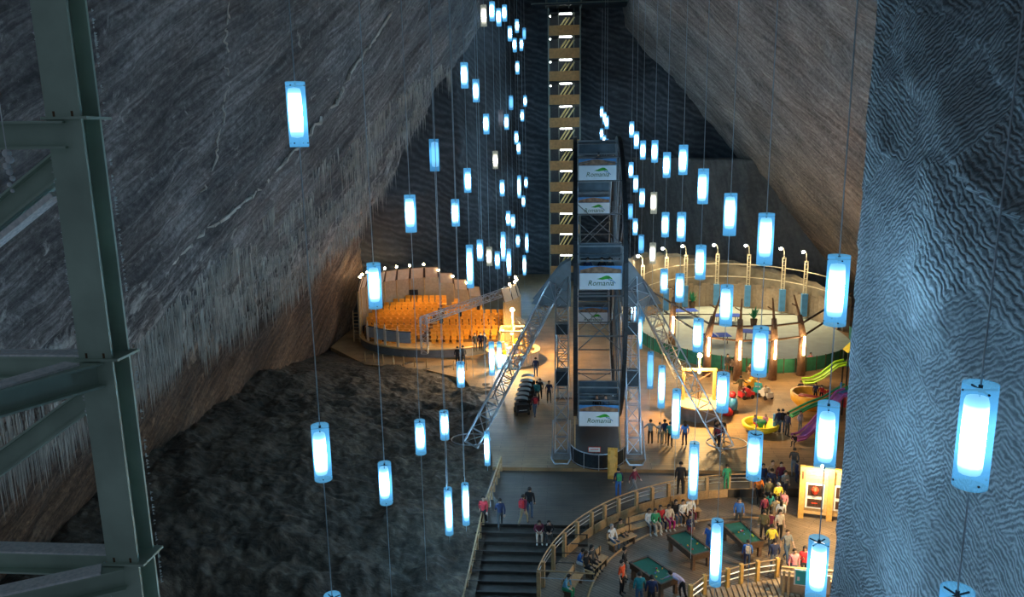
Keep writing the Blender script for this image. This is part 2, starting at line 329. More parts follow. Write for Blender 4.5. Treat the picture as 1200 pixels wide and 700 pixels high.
def wall_plan(name, plan, z0, z1, n, nz, mat, amp, seed, sign=1, lean=None):
    pl, t = resample(plan, n); zs = np.linspace(z0, z1, nz); T, Z = np.meshgrid(t, zs, indexing='ij')
    P = np.stack([np.broadcast_to(pl[:, 0:1], Z.shape), np.broadcast_to(pl[:, 1:2], Z.shape), Z], -1).copy(); nn = normals(P)*sign
    d = amp*(1.8*fbm(T/9, Z/9, seed)+.5*fbm(T/2, Z/2, seed+9))
    if lean is not None: P[..., 1] -= lean*np.clip((Z-6.5)/8, 0, 1)*np.clip((-7.5-P[..., 0])/4, 0, 1)
    return struct(grid(name, P+nn*d[..., None], np.stack([T/10, Z/10], -1), mat))
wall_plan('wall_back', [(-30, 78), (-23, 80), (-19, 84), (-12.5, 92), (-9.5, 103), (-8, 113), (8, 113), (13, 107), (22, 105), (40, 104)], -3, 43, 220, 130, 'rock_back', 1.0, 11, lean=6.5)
# rock bench with a flat ledge behind the ball court
bp_, bt = resample([(8.5, 113), (12, 106), (21, 95.5), (30, 92.5), (40, 91)], 120)
zz = np.r_[np.linspace(-2, 17, 60), np.full(14, 17.0)]; out = np.r_[np.zeros(60), np.linspace(.5, 16, 14)]
T, Z = np.meshgrid(bt, zz, indexing='ij'); P = np.stack([np.broadcast_to(bp_[:, 0:1], Z.shape)+out*.35, np.broadcast_to(bp_[:, 1:2], Z.shape)+out, Z], -1).copy()
dd = 1.6*fbm(T/8, Z/8, 31)+.4*fbm(T/1.5, Z/2, 37); P[..., 1] += np.where(Z < 16.9, dd, 0); P[..., 2] += np.where(Z >= 16.9, .25*fbm(T/2, out/2+Z, 5), 0)
struct(grid('wall_bench', P, np.stack([T/10, (Z+out)/10], -1), 'rock_bench'))
# near salt pillar
ca = atY(1001, 350, 20.0)
pp, pt = resample([(9.4, -6), (8.7, 4), (7.75, 12), (7.25, 17.5), (ca.x, 20), (ca.x+.5, 20.4), (ca.x+4, 21.2), (36, 24)], 520)
zs = np.linspace(-3, 43, 420); T, Z = np.meshgrid(pt, zs, indexing='ij')
P = np.stack([np.broadcast_to(pp[:, 0:1], Z.shape), np.broadcast_to(pp[:, 1:2], Z.shape), Z], -1).copy(); nn = -normals(P)
wa = fbm(T/5, Z/5, 61)*3.2; q = 60+(Z*.85-T*.55)/1.7+wa*.6; saw = np.modf(np.abs(q))[0]
edge = np.clip(np.abs(T-pt[np.argmin(np.hypot(pp[:, 0]-ca.x, pp[:, 1]-20))])/1.2, .15, 1)
dd = edge*(.34*(1-saw)*np.clip(fbm(T/4, Z/4, 66)*5+.6, 0, 1.4)+.55*fbm(T/6, Z/6, 62)+.14*fbm(T/.7, Z/.7, 63, 4))
struct(grid('wall_pillar', P+nn*dd[..., None], np.stack([T/10, Z/10], -1), 'rock_pillar'))
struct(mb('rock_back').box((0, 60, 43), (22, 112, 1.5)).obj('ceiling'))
# rough ground left of the boardwalk, rising to the wall
xs = np.linspace(-27.5, -4.6, 230); ys = np.linspace(14, 104, 640); X, Y = np.meshgrid(xs, ys, indexing='ij')
up = np.clip((-7.5-X)/18, 0, 1); near = np.clip((Y-70)/-10, 0, 1)
Zg = -.35-.9*np.clip((38-Y)/8, 0, 1)+near*(up*1.3+1.7*fbm(X/6, Y/6, 71)*np.clip((-5.2-X)/2, 0, 1)+(.95*fbm(X/1.4, Y/1.4, 75, 4)+.45*np.abs(fbm(X/.6, Y/.45, 79, 3)))*np.clip((-5.0-X)/1, 0, 1))
struct(grid('ground_rubble', np.stack([X, Y, Zg], -1)[:, ::-1], np.stack([X/10, Y/10], -1)[:, ::-1], 'rubble'))
# ground levels
struct(mb('plaza_wood').prism([(-5.0, 44.35), (34, 44.35), (34, 114), (-12, 114), (-24, 80), (-24, 72), (-19, 66.2), (-13, 64.6), (-9.2, 62), (-6.6, 55)], -1.0, 0).obj('floor_plaza'))
struct(mb('deck_dark').prism([(-5.0, 37.6), (0.6, 37.6), (1.9, 38.7), (4, 40.6), (7.7, 42.1), (12.8, 42.5), (30, 42.5), (30, 44.3), (-5.0, 44.3)], -.9, -.2).obj('floor_deck'))
RC, RR = Vector((11.0, 29.74, 0)), 12.8
KC, KR = Vector((9.9, 30.4, 0)), 9.35
arc = lambda c, r, a: Vector((c.x+r*math.cos(math.radians(a)), c.y+r*math.sin(math.radians(a)), 0))
ring = [(p.x, p.y) for p in (arc(RC, RR, a) for a in range(60, 186, 3))]
struct(mb('terrace_wood').prism([(32, 24), (32, 40.5)]+ring+[(-1.8, 24)], -1.4, -.7).obj('floor_terrace'))

# ------------------------------------------------------------------ salt icicles along the overhang of the left wall (uncountable)
g = np.random.RandomState(3); V = []; Fc = []
WL = WP['wall_left']; YS = WL[:, 46, 1]
for k in range(15000):
    i = int(60+265*g.rand()**.9); y0_ = YS[i]; zu = min(27, 9.5+max(0, y0_-36)*.42); zb = WL[i, 46, 2]
    js = np.where((WL[i, 46:, 2] < zu+.5))[0]; j = 46+int(len(js)*g.rand()**1.15); f = (j-46)/max(1, len(js))
    if vn(np.array(i/11.), np.array(j/7.), 3) < .28+.2*f: continue
    x, y, z = WL[i, j]; x += .02; y += .25*(g.rand()-.5)
    l = (.25+2.0*g.rand()**3)*(1.0 if f < .9 else 1.3); r = .018+.035*g.rand(); b = len(V)
    for a in range(3):
        t = a*2.1+k; V.append((x+r*math.cos(t), y+r*math.sin(t), z+.15))
    V.append((x, y, z-l)); Fc += [(b, b+1, b+3), (b+1, b+2, b+3), (b+2, b, b+3)]
me = bpy.data.meshes.new('salt_icicles'); me.from_pydata(V, [], Fc); me.materials.append(M['salt'])
tag(link('salt_icicles', me), 'pale salt icicles hanging along the overhang of the ridged left wall', 'salt', kind='stuff')
# white salt veins: follow cracks on the left wall
_d = WL-CAM; _z = _d@_fw; _px = 600+F*(_d@_r)/_z; _py = 350-F*(_d@_u)/_z; _px[_z < 1] = -9e3
def on_wall(x, y): k = np.argmin((_px-x)**2+(_py-y)**2); p = WL.reshape(-1, 3)[k]; return Vector(p)
for pts, r_ in ((((270, 2), (266, 35), (264, 64), (266, 105), (259, 146), (249, 193), (231, 237)), .05), (((468, 2), (433, 53), (407, 88), (392, 120), (366, 149), (328, 193), (293, 234), (234, 275), (193, 316)), .13)):
    m = mb('salt'); W3 = [on_wall(*q) for q in pts]; fine_ = []
    for a_, b_ in zip(W3, W3[1:]):
        for k in range(8): fine_.append(a_.lerp(b_, k/8)+Vector((.02+rnd.uniform(-.12, .12), rnd.uniform(-.15, .15), rnd.uniform(-.15, .15))))
    for a_, b_ in zip(fine_, fine_[1:]): m.tube(a_, b_, r_*rnd.uniform(.4, 1.3), 5, r_*rnd.uniform(.4, 1.3))
    o = m.obj('salt_vein', bpy.data.objects['wall_left'])

# ------------------------------------------------------------------ pendant lamps on long cables
LD, LS, LLONG = .225, 1.5, 2.75       # tube radius, short and long tube length
def lamp_meshes():
    D = {}
    for L_ in (LS, LLONG):
        D['t', L_] = MB().lathe([(LD, 0), (LD, L_)], 28).mesh('glass_tube'); D['t', L_].shade_smooth()
        cl = L_*(.78 if L_ < 2 else .86)
        D['c', L_] = MB().lathe([(1e-4, 0), (.14, .03), (.16, .1), (.16, cl-.1), (.14, cl-.03), (1e-4, cl)], 10).mesh('light_core'); D['c', L_].shade_smooth()
    b = mb('bracket')
    for a in (0, PI/2): b.beam((-LD*math.cos(a), -LD*math.sin(a), 0), (LD*math.cos(a), LD*math.sin(a), 0), .022, .022)
    b.tube((0, 0, -.03), (0, 0, .07), .03, 8); D['b'] = b.mesh('cross_bracket')
    D['bolt'] = mb('bracket').tube((LD-.02, 0, 0), (LD+.012, 0, 0), .017, 8).mesh('bolt')
    return D
LM = lamp_meshes()
def mcopy(me, mat):
    key = (me.name, mat)
    if key not in LM:
        c = me.copy(); c.materials.clear(); c.materials.append(M[mat]); LM[key] = c
    return LM[key]
ORD = ['nearest', 'second nearest', 'third nearest', 'fourth nearest', 'fifth nearest', 'sixth nearest', 'seventh nearest', 'eighth nearest', 'ninth nearest', 'tenth nearest', 'eleventh nearest', 'twelfth nearest',
       'thirteenth nearest', 'fourteenth nearest', 'fifteenth nearest', 'sixteenth nearest', 'seventeenth nearest', 'eighteenth nearest', 'nineteenth nearest', 'twentieth nearest']
DOWN = ['topmost', 'second down', 'third down', 'fourth down', 'fifth down', 'sixth down']
LOOK = {'on': 'glowing blue', 'warm': 'pale white', 'dim': 'dim blue', 'off': 'unlit grey'}
def lamp_string(row, X, idx, lamps, low=None):
    """lamps: (px, py_top, py_bottom, long?, state) read along one cable; all hang in the row plane at X"""
    Y = float(np.mean([atX(l[0], (l[1]+l[2])/2, X).y for l in lamps])); zt = 41.8
    s_ = 1.0
    if low: q = atz(lamps[0][0], lamps[0][2], .35); s_ = q.y/low; X, Y = q.x, q.y
    spec = []
    for k, (px, t, b, lg, st) in enumerate(lamps):
        p = atY(px, (t+b)/2, Y); L_ = LLONG if lg else LS; p.z += L_/2*(1-s_)
        spec.append((p.z-L_/2, L_, st, k))
    zmin = min(s[0] for s in spec)
    c = mb('cable')
    cuts = sorted([(s[0], s[0]+s[1]*s_) for s in spec], reverse=True); top = zt
    for lo, hi in cuts: c.tube((X, Y, top), (X, Y, hi-.1), .014, 5); top = lo
    c.tube((X, Y, top), (X, Y, min(zmin-.02, max(.3, zmin-6 if idx < 6 else zmin-3))), .012, 5)
    for lo, hi in cuts: c.tube((X, Y, hi-.1), (X, Y, lo), .008, 4)
    tag(c.obj('lamp_cable'), f'thin steel lamp cable, {ORD[idx]} to the viewer in the {row} row', 'cable', f'lamp cables of the {row} row')
    for z, L_, st, k in spec:
        t = thing('pendant_lamp', f'{"long" if L_ > 2 else "short"} {LOOK[st]} tube lamp, {DOWN[k]} on the {ORD[idx]} cable of the {row} row', 'lamp', (X, Y, z), rnd.uniform(0, PI), f'tube lamps of the {row} row')
        t.scale = (s_,)*3
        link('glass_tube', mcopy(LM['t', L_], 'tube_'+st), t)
        o = link('light_core', mcopy(LM['c', L_], 'core_'+st), t); cl = L_*(.78 if L_ < 2 else .86)
        o.location = (.03, .02, (L_-cl)*(.5+rnd.uniform(-.18, .18)))
        o = link('cross_bracket', LM['b'], t); o.location = (0, 0, L_-.09); o.rotation_euler = (0, 0, .4)
        if Y < 26:
            for a in range(4):
                for zz_ in (.09, L_-.09):
                    o = link('bolt', LM['bolt'], t); o.location = (0, 0, zz_); o.rotation_euler = (0, 0, .4+a*PI/2)
N_, W_, D_, O_ = 'on', 'warm', 'dim', 'off'
XR, XL = 5.55, -6.5
right = [
 [(1140, 448, 573, 0, N_), (1119, 691, 800, 0, N_)],
 [(980, 299, 382, 0, N_), (968, 470, 551, 0, N_), (959, 628, 706, 0, N_)],
 [(895.6, 249, 312, 0, N_), (890.5, 383, 441, 0, N_), (885.5, 505, 564, 0, N_)],
 [(854.5, 226, 277, 0, N_), (850, 333, 383, 0, N_), (847.5, 436, 484, 0, N_), (841, 605, 691, 1, N_)],
 [(822.8, 197, 240, 0, N_), (821, 287, 328, 0, N_), (818, 373, 413, 0, N_), (814, 514, 589, 1, N_)],
 [(799.7, 169, 206, 0, N_), (798, 248, 284, 0, N_), (796.7, 320, 355, 0, N_), (793.6, 453, 517, 1, N_)],
 [(780.7, 178, 209, 0, N_), (779.5, 248, 279, 0, N_), (778, 314, 345, 0, N_), (776.3, 425, 482, 1, N_)],
 [(766.6, 163, 192, 0, N_), (765.8, 224, 252, 0, W_), (765, 283, 311, 0, W_), (763, 410, 458, 1, D_)],
 [(752.6, 163, 189, 0, N_), (752.4, 219, 245, 0, N_), (751.6, 275, 297, 0, D_), (750.5, 367, 413, 1, N_)],
 [(745.3, 153, 176, 0, N_), (744.8, 204, 227, 0, N_), (744.3, 255, 277, 0, N_), (743.7, 340, 382, 1, N_)],
 [(740, 141, 163, 0, N_), (739, 189, 210, 0, N_), (739, 238, 258, 0, D_), (738.5, 319, 357, 1, N_)],
 [(711, 138, 149, 0, N_), (711, 166, 175, 0, N_)],
 [(708.3, 134, 143, 0, N_), (708.3, 160, 171, 0, N_)],
 [(705, 126, 137, 0, N_), (705.3, 152, 162, 0, N_)]]
left = [
 [(345, 92, 177, 0, N_), (379, 492, 569, 0, N_), (392, 689, 765, 0, N_)],
 [(437.5, 305, 365, 0, N_), (453, 538, 595, 0, N_)],
 [(479.5, 226, 275, 0, N_), (494, 489, 536, 0, N_)],
 [(507, 161, 203, 0, D_), (522.5, 479, 518, 0, N_)],
 [(532.5, 232, 267, 0, N_), (541, 422, 456, 0, N_)],
 [(543.5, 72, 105, 0, N_), (548, 196, 227, 0, N_), (551.3, 283, 342, 1, N_)],
 [(556.7, 92, 121, 0, N_), (563.6, 280, 307, 0, N_)],
 [(564.4, 5, 32, 0, W_), (569, 132, 159, 0, N_), (574.5, 288, 313, 0, W_), (578, 398, 443, 1, N_)],
 [(574.5, 1, 26, 0, N_), (580, 176, 199, 0, W_), (583.7, 294, 316, 0, N_), (587, 398, 439, 1, N_)],
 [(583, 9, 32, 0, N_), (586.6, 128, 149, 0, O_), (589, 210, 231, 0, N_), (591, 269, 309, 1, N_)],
 [(589.4, 5, 26, 0, N_), (593.2, 133, 153, 0, N_), (596.3, 246, 266, 0, N_), (598, 289, 326, 1, N_)],
 [(596, 30, 49, 0, N_), (597.8, 111, 130, 0, D_), (601.8, 250, 269, 0, N_), (605, 361, 395, 1, N_)],
 [(601.6, 44, 62, 0, N_), (604.2, 153, 170, 0, N_), (607.5, 274, 291, 0, N_), (609.6, 352, 383, 1, N_)],
 [(605, 22, 39, 0, N_), (605.8, 71, 88, 0, N_), (608.2, 166, 181, 0, N_), (609.4, 204, 234, 1, N_)],
 [(609.7, 45, 60, 0, N_), (611.5, 128, 143, 0, N_), (614, 229, 243, 0, N_), (615.7, 297, 325, 1, N_)],
 [(613, 32, 47, 0, D_), (614.9, 111, 126, 0, N_), (617, 208, 220, 0, N_), (618.6, 272, 298, 1, N_)],
 [(617.3, 40, 51, 0, N_), (617.7, 130, 144, 0, D_), (620, 220, 234, 0, N_), (621.5, 283, 307, 1, N_)],
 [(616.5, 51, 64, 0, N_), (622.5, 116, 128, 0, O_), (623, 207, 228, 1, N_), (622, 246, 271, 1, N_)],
 [(622.6, 49, 60, 0, D_), (621.7, 69, 82, 0, D_), (623, 100, 110, 0, N_), (623.4, 150, 161, 0, N_), (625, 176, 186, 0, N_), (625.5, 201, 221, 1, N_)]]
for i, l in enumerate(right): lamp_string('pillar-side', XR if i < 11 else 3.9, i, l)
for i, l in enumerate(left): lamp_string('icicle-wall', XL, i, l)
for i, (l, y_) in enumerate((((527, 564, 635, 1, N_), 38.7), ((546.5, 560, 622, 1, N_), 43.8), ((571.5, 501, 551, 1, N_), 56))): lamp_string('low boardwalk', XL, i, [l], y_)

# ------------------------------------------------------------------ lift and stair tower at the far end
TX0, TX1, TY = -3.2, .95, 105.0
T_ = thing('stair_tower', 'tall lit lift and stair tower with wooden parapets at the far end', 'tower', ((TX0+TX1)/2, TY, 0))
wd = TX1-TX0
def tpart(name, m, par=T_, smooth=False): return m.obj(name, par, smooth)
lz = [35.64+2.84] + [35.64, 32.8, 29.92, 26.91, 23.96, 21.09, 18.3, 15.48, 12.63, 9.74, 6.94, 3.99]
for x in (-wd/2, wd/2):
    for y in (0, 3.6): tpart('column', mb('tower_steel').box((x, y, 19.2), (.16, .16, 38.4)))
for x in (-.75, 1.25): tpart('mullion', mb('tower_steel').box((x, .6, 19), (.08, .08, 38)))
tpart('rear_wall', mb('dark_steel').box((0, 3.8, 19), (wd, .12, 38)))
pr_ = None; li = None; fl = None
for i, z in enumerate(lz):
    if i == 0: continue
    fz = z-1.42                                    # parapet top below the light's opening
    tpart('parapet', mb('tower_wood').box((-.02, 0, fz-.62), (wd-.14, .09, 1.25)))
    tpart('landing', mb('dark_steel').box((0, 1.8, fz-1.2), (wd-.1, 3.5, .12)))
    tpart('ceiling_panel', mb('dark_steel').box((0, 1.4, z+.2), (wd-.1, 2.8, .1)))
    tpart('strip_light', mb('stair_light').box((.18, .35, z+.02), (1.55, .14, .14)))
    st_ = mb('stair_yellow')
    for dx in (-.9, -.45, .15): st_.beam((dx, .9, z-1.9), (dx+1.15, 2.2, z-.15), .12, .16)
    tpart('stair_flight', st_)
    if i < 5: tpart('round_light', mb('stair_light').sphere((-wd/2+.25, .1, z-.25), .1, 6))
hf = thing('head_frame', 'dark steel platform frame over the top of the stair tower', 'frame', ((TX0+TX1)/2, 103.8, 0))
zt = 37.35
mb('tower_steel').beam((-4.2, 0, zt-.6), (8.2, 0, zt-.6), .16, .2).obj('beam', hf); mb('tower_steel').beam((-4.2, 0, zt+1.6), (8.2, 0, zt+1.6), .16, .2).obj('beam', hf)
for x in (-2.3, -.9, .6, 2.2): mb('tower_steel').beam((x, 0, zt-1.2), (x, 0, 41.8), .12, .12).obj('post', hf)
mb('grey_glass').box((0, .4, zt+.5), (4.2, .06, 1.9)).obj('glass_panel', hf); mb('dark_steel').box((2, 1.2, zt-.8), (12, 3.2, .15)).obj('platform', hf)

# ------------------------------------------------------------------ Ferris wheel
WX, WY, WZ, WR, WH = 1.55, 52.0, 10.6, 9.3, 1.42
FW = thing('ferris_wheel', 'dark steel Ferris wheel seen edge on, with graphic gondolas', 'Ferris wheel', (WX, WY, 0))
cp = lambda a, r, x: Vector((x, -r*math.cos(a), WZ+r*math.sin(a)))
for sx in (-1, 1):
    n = 48; m = mb('dark_steel')
    for k in range(n):
        a, b = 2*PI*k/n, 2*PI*(k+1)/n
        m.beam(cp(a, WR, sx*WH), cp(b, WR, sx*WH), .26, .24, (1, 0, 0)); m.beam(cp(a, WR-1.0, sx*WH), cp(b, WR-1.0, sx*WH), .1, .1, (1, 0, 0))
        m.tube(cp(a, WR, sx*WH), cp(b, WR-1, sx*WH), .03, 4, cap=False)
    m.obj('rim', FW)
    m = mb('galv')
    for k in range(n): m.tube(cp(2*PI*k/n, WR-.35, sx*(WH-.12)), cp(2*PI*(k+1)/n, WR-.35, sx*(WH-.12)), .045, 5, cap=False)
    m.obj('tube_rail', FW)
    for k in range(16):
        a = 2*PI*(k+.5)/16; mb('mid_steel').tube(cp(a, .5, sx*(WH-.1)), cp(a, WR-.9, sx*WH), .05, 5).obj('spoke', FW)
for k in range(24):
    a = 2*PI*k/24+.06; mb('mid_steel').tube(cp(a, WR-.15, -WH), cp(a, WR-.15, WH), .05, 5).obj('cross_bar', FW)
for k in range(8):
    a = 2*PI*(k+.5)/8; m = mb('mid_steel'); m.tube(cp(a, WR-1, -WH), cp(a+.35, WR-1, WH), .03, 4); m.tube(cp(a, WR-1, WH), cp(a+.35, WR-1, -WH), .03, 4); m.obj('cross_brace', FW)
mb('mid_steel').tube((-2.2, 0, WZ), (2.2, 0, WZ), .32, 16).tube((-1.5, 0, WZ), (-1.3, 0, WZ), .8, 20).tube((1.3, 0, WZ), (1.5, 0, WZ), .8, 20).obj('hub', FW, True)
# gondolas
def gondola_meshes():
    G = {}
    b = mb('mid_steel'); hw, hd = 1.22, .62
    b.box((0, 0, -.97), (2*hw, 2*hd, .1)); 
    for x in (-hw, hw):
        b.box((x, 0, -.75), (.06, 2*hd, 1.0))
        for y in (-hd, hd): b.box((x, y, .0), (.07, .07, 2.5))
        b.beam((x, -hd, 1.22), (x, hd, 1.22), .06, .06)
    for y in (-hd, hd):
        for z in (1.22, .4): b.box((0, y, z), (2*hw, .06, .07))
    b.box((0, hd, -.5), (2*hw, .05, 1.5)); b.box((0, .3, -.72), (2*hw-.1, .5, .4))
    G['body'] = b.mesh('gondola')
    G['seat'] = mb('stage_grey').box((0, .3, -.44), (2*hw-.2, .5, .16)).mesh('seat')
    G['screen'] = mb('grey_glass').box((0, hd+.0, .8), (2*hw-.1, .02, .78)).mesh('windscreen')
    yb = -hd-.02
    G['photo'] = mb('print_sky').box((0, yb, -.1), (2*hw-.06, .04, .42)).mesh('photo_panel')
    hill = [(-1.15, -.24), (-1.15, -.02), (-.8, .08), (-.35, .2), (.0, .24), (.45, .15), (.85, .06), (1.15, .02), (1.15, -.24)]
    G['hill'] = mb('print_hill').prism(hill, 0, .01, lambda x, y, z: (x, yb-.022-z, -.1+y*.8)).mesh('hill_print')
    G['board'] = mb('print_white').box((0, yb, -.78), (2*hw-.06, .04, .92)).mesh('logo_board')
    lf = [(-.22, .1), (0, .17), (.2, .26), (.33, .3), (.46, .28), (.6, .18), (.7, .06), (.55, .12), (.35, .1), (.1, .06)]
    G['leaf'] = mb('logo_green').prism(lf, 0, .01, lambda x, y, z: (x, yb-.022-z, -.74+y)).mesh('leaf_emblem')
    sw = [(.42, .1), (.6, .07), (.74, -.02), (.86, -.14), (.82, -.16), (.7, -.04), (.56, .03), (.42, .05)]
    G['swoosh'] = mb('logo_blue').prism(sw, 0, .01, lambda x, y, z: (x, yb-.022-z, -.74+y)).mesh('swoosh_emblem')
    cu = bpy.data.curves.new('lettering', 'FONT'); cu.body = 'Romania'; cu.size = .42; cu.align_x = 'CENTER'; cu.extrude = .006; cu.shear = .25; cu.resolution_u = 3
    to = bpy.data.objects.new('t', cu); col.objects.link(to); dg = bpy.context.evaluated_depsgraph_get()
    tm = bpy.data.meshes.new_from_object(to.evaluated_get(dg)); bpy.data.objects.remove(to)
    for v in tm.vertices: v.co = Vector((v.co.x, yb-.028-v.co.z, -.74-.27+v.co.y))
    tm.materials.clear(); tm.materials.append(M['logo_dark']); tm.name = 'lettering'; G['text'] = tm
    return G
GM = gondola_meshes()
GA = [math.radians(20+60*k) for k in range(6)]
for a in GA:
    p = cp(a, WR-.35, 0); g_ = link('gondola', GM['body'], FW); g_.location = (0, p.y, p.z-.9)
    for nm, k in (('seat', 'seat'), ('windscreen', 'screen'), ('photo_panel', 'photo'), ('hill_print', 'hill'), ('logo_board', 'board'), ('leaf_emblem', 'leaf'), ('swoosh_emblem', 'swoosh'), ('lettering', 'text')): link(nm, GM[k], g_)
# supports: near and far lattice legs, outrigger girders and gusset plates on both sides
for sx in (-1, 1):
    side = 'theatre' if sx < 0 else 'court'
    S_ = thing('wheel_support', f'lattice steel support on the {side} side of the Ferris wheel with outrigger girders', 'wheel support', (WX, WY, 0))
    x = sx*2.3
    for yb in (-6.2, 6.2):
        m = mb('galv'); m.truss((x, yb*.93, .15), (x, yb*.06, WZ), .85, 11, .045, (1, 0, 0), .028); m.obj('leg', S_)
        mb('concrete').box((x, yb*.93, .08), (1.3, 1.3, .16)).obj('foot_plate', S_)
    mb('dark_steel').box((x, -3, 4.4), (.9, .9, 1.0)).obj('motor_box', S_); mb('dark_steel').box((x, -1.6, 7.4), (.9, .9, .7)).obj('motor_box', S_)
    m = mb('galv'); m.truss((x+sx*.5, -.6, WZ-.5), (sx*8.3, -4.6, .2), .95, 12, .05, (0, 1, 0), .03); m.obj('outrigger', S_)
    m = mb('galv'); m.truss((x+sx*.5, .6, WZ-.5), (sx*7.4, 5.0, .2), .8, 12, .045, (0, 1, 0), .026); m.obj('outrigger', S_)
    m = mb('galv'); m.path([(sx*(8.3+1.3*math.cos(t)), -4.6+1.0*math.sin(t), .55) for t in np.linspace(0, 2*PI, 17)], .045); m.obj('guard_ring', S_)
    m = mb('galv'); m.path([(x-.55, -6.6, .9), (x-.6, -7.0, .35), (x-.4, -7.3, .12), (x+.4, -7.3, .12), (x+.6, -7.0, .35), (x+.55, -6.6, .9), (x+.55, -5.2, 2.2)], .05, 6); m.path([(x-.55, -6.6, .9), (x-.55, -5.2, 2.2)], .05, 6); m.obj('guard_loop', S_)
    m = mb('mid_steel'); pl = [(x-sx*.6, WZ+1.3), (x+sx*.1, WZ+.9), (x+sx*2.1, WZ-1.7), (x+sx*.9, WZ-1.9), (x-sx*.6, WZ-1.9)]
    for y in (-.75, .75): m.prism(pl, -.04, .04, lambda a, b, c: (a, y+c, b))
    m.obj('gusset_plate', S_)
# boarding pit with railing and signs
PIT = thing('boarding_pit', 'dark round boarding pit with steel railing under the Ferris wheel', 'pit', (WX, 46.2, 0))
mb('black').lathe([(1e-3, .03), (1.65, .03), (1.75, .06)], 32).obj('pit_floor', PIT); 
mb('black').box((0, 2.2, .04), (3.1, 6.4, .06)).obj('dark_floor_slab', PIT)  # black slab added so the floor under the wheel reads dark
m = mb('dark_steel')
for k in range(25): 
    a = PI+PI*k/24; m.beam((1.75*math.cos(a), 2.1*math.sin(a), .5), (1.75*math.cos(a+PI/24), 2.1*math.sin(a+PI/24), .5), .03, .95) if k < 24 else 0
m.obj('curved_wall', PIT)
m = mb('galv'); m.path([(1.8*math.cos(a), 2.15*math.sin(a), 1.05) for a in np.linspace(PI, 2*PI, 21)], .035); m.obj('top_rail', PIT)
m = mb('galv'); m.path([(1.8*math.cos(a), 2.15*math.sin(a), .12) for a in np.linspace(PI, 2*PI, 21)], .03); m.obj('bottom_rail', PIT)
for k in range(7): a = PI+PI*k/6; mb('galv').tube((1.8*math.cos(a), 2.15*math.sin(a), 0), (1.8*math.cos(a), 2.15*math.sin(a), 1.05), .03, 6).obj('post', PIT)
for x in (-1.45, 1.45): mb('light_wood').beam((x, .2, .4), (x, 4.6, 3.4), .1, .12).obj('guide_rail', PIT)
sg = thing('notice_board', 'small white notice with red edging in the boarding pit', 'sign', (WX-.25, 44.9, 0)); mb('print_red').box((0, 0, 1.02), (.78, .03, .36)).obj('red_edge', sg); mb('white').box((0, -.02, 1.02), (.7, .03, .28)).obj('sheet', sg); mb('print_red').box((0, -.037, 1.04), (.5, .01, .05)).obj('red_line', sg); mb('dark_steel').tube((0, .03, 0), (0, .03, 1.0), .03, 6).obj('post', sg)
sg = thing('notice_board', 'smaller white notice hung below the wider one in the pit', 'sign', (WX+.18, 44.75, 0)); mb('white').box((0, 0, .62), (.26, .03, .32)).obj('sheet', sg); mb('print_red').box((0, -.02, .66), (.16, .01, .05)).obj('red_line', sg); mb('dark_steel').tube((0, .03, 0), (0, .03, .7), .025, 6).obj('post', sg)
tt = thing('standing_board', 'leaning golden wooden figure board by the pit railing', 'board', (2.35, 43.35, -.2), math.radians(-8))
mb('gold').box((0, 0, 1.0), (.58, .07, 2.0)).obj('panel', tt); mb('yellow_wood').prism([(-.2, .1), (.2, .1), (.16, .9), (.3, 1.2), (.12, 1.35), (.13, 1.7), (-.13, 1.7), (-.12, 1.35), (-.3, 1.2), (-.16, .9)], 0, .04, lambda x, y, z: (x, -.035-z, y+.15)).obj('figure', tt)
mb('dark_wood').beam((-.1, .05, 1.5), (-.1, .7, 0), .07, .05).obj('prop', tt)

# ------------------------------------------------------------------ round theatre
TC, TRX, TRY = Vector((-13.5, 75.3, 0)), 8.2, 7.0
AT = thing('round_theatre', 'round wooden theatre enclosure with lamp-topped panel wall', 'theatre', TC)
el = lambda a, k=1.0, z=0: Vector((TRX*k*math.cos(math.radians(a)), TRY*k*math.sin(math.radians(a)), z))
mb('theatre_deck').prism([tuple(el(a)[:2]) for a in range(0, 360, 6)], .72, .8).obj('stage_floor', AT)
m = mb('stage_grey')
for a in range(180, 345, 5): m.add([el(a, .99, 0), el(a+5, .99, 0), el(a+5, .99, .72), el(a, .99, .72), el(a, .96, 0), el(a+5, .96, 0), el(a+5, .96, .72), el(a, .96, .72)], [(0, 1, 2, 3), (5, 4, 7, 6)])
m.obj('skirt', AT)
m = mb('light_wood'); m.path([el(a, 1.0, .84) for a in range(180, 346, 5)], .09, 4); m.obj('deck_edge', AT)
wallA = [(a, a+11.4) for a in np.arange(64, 180, 11.5)]
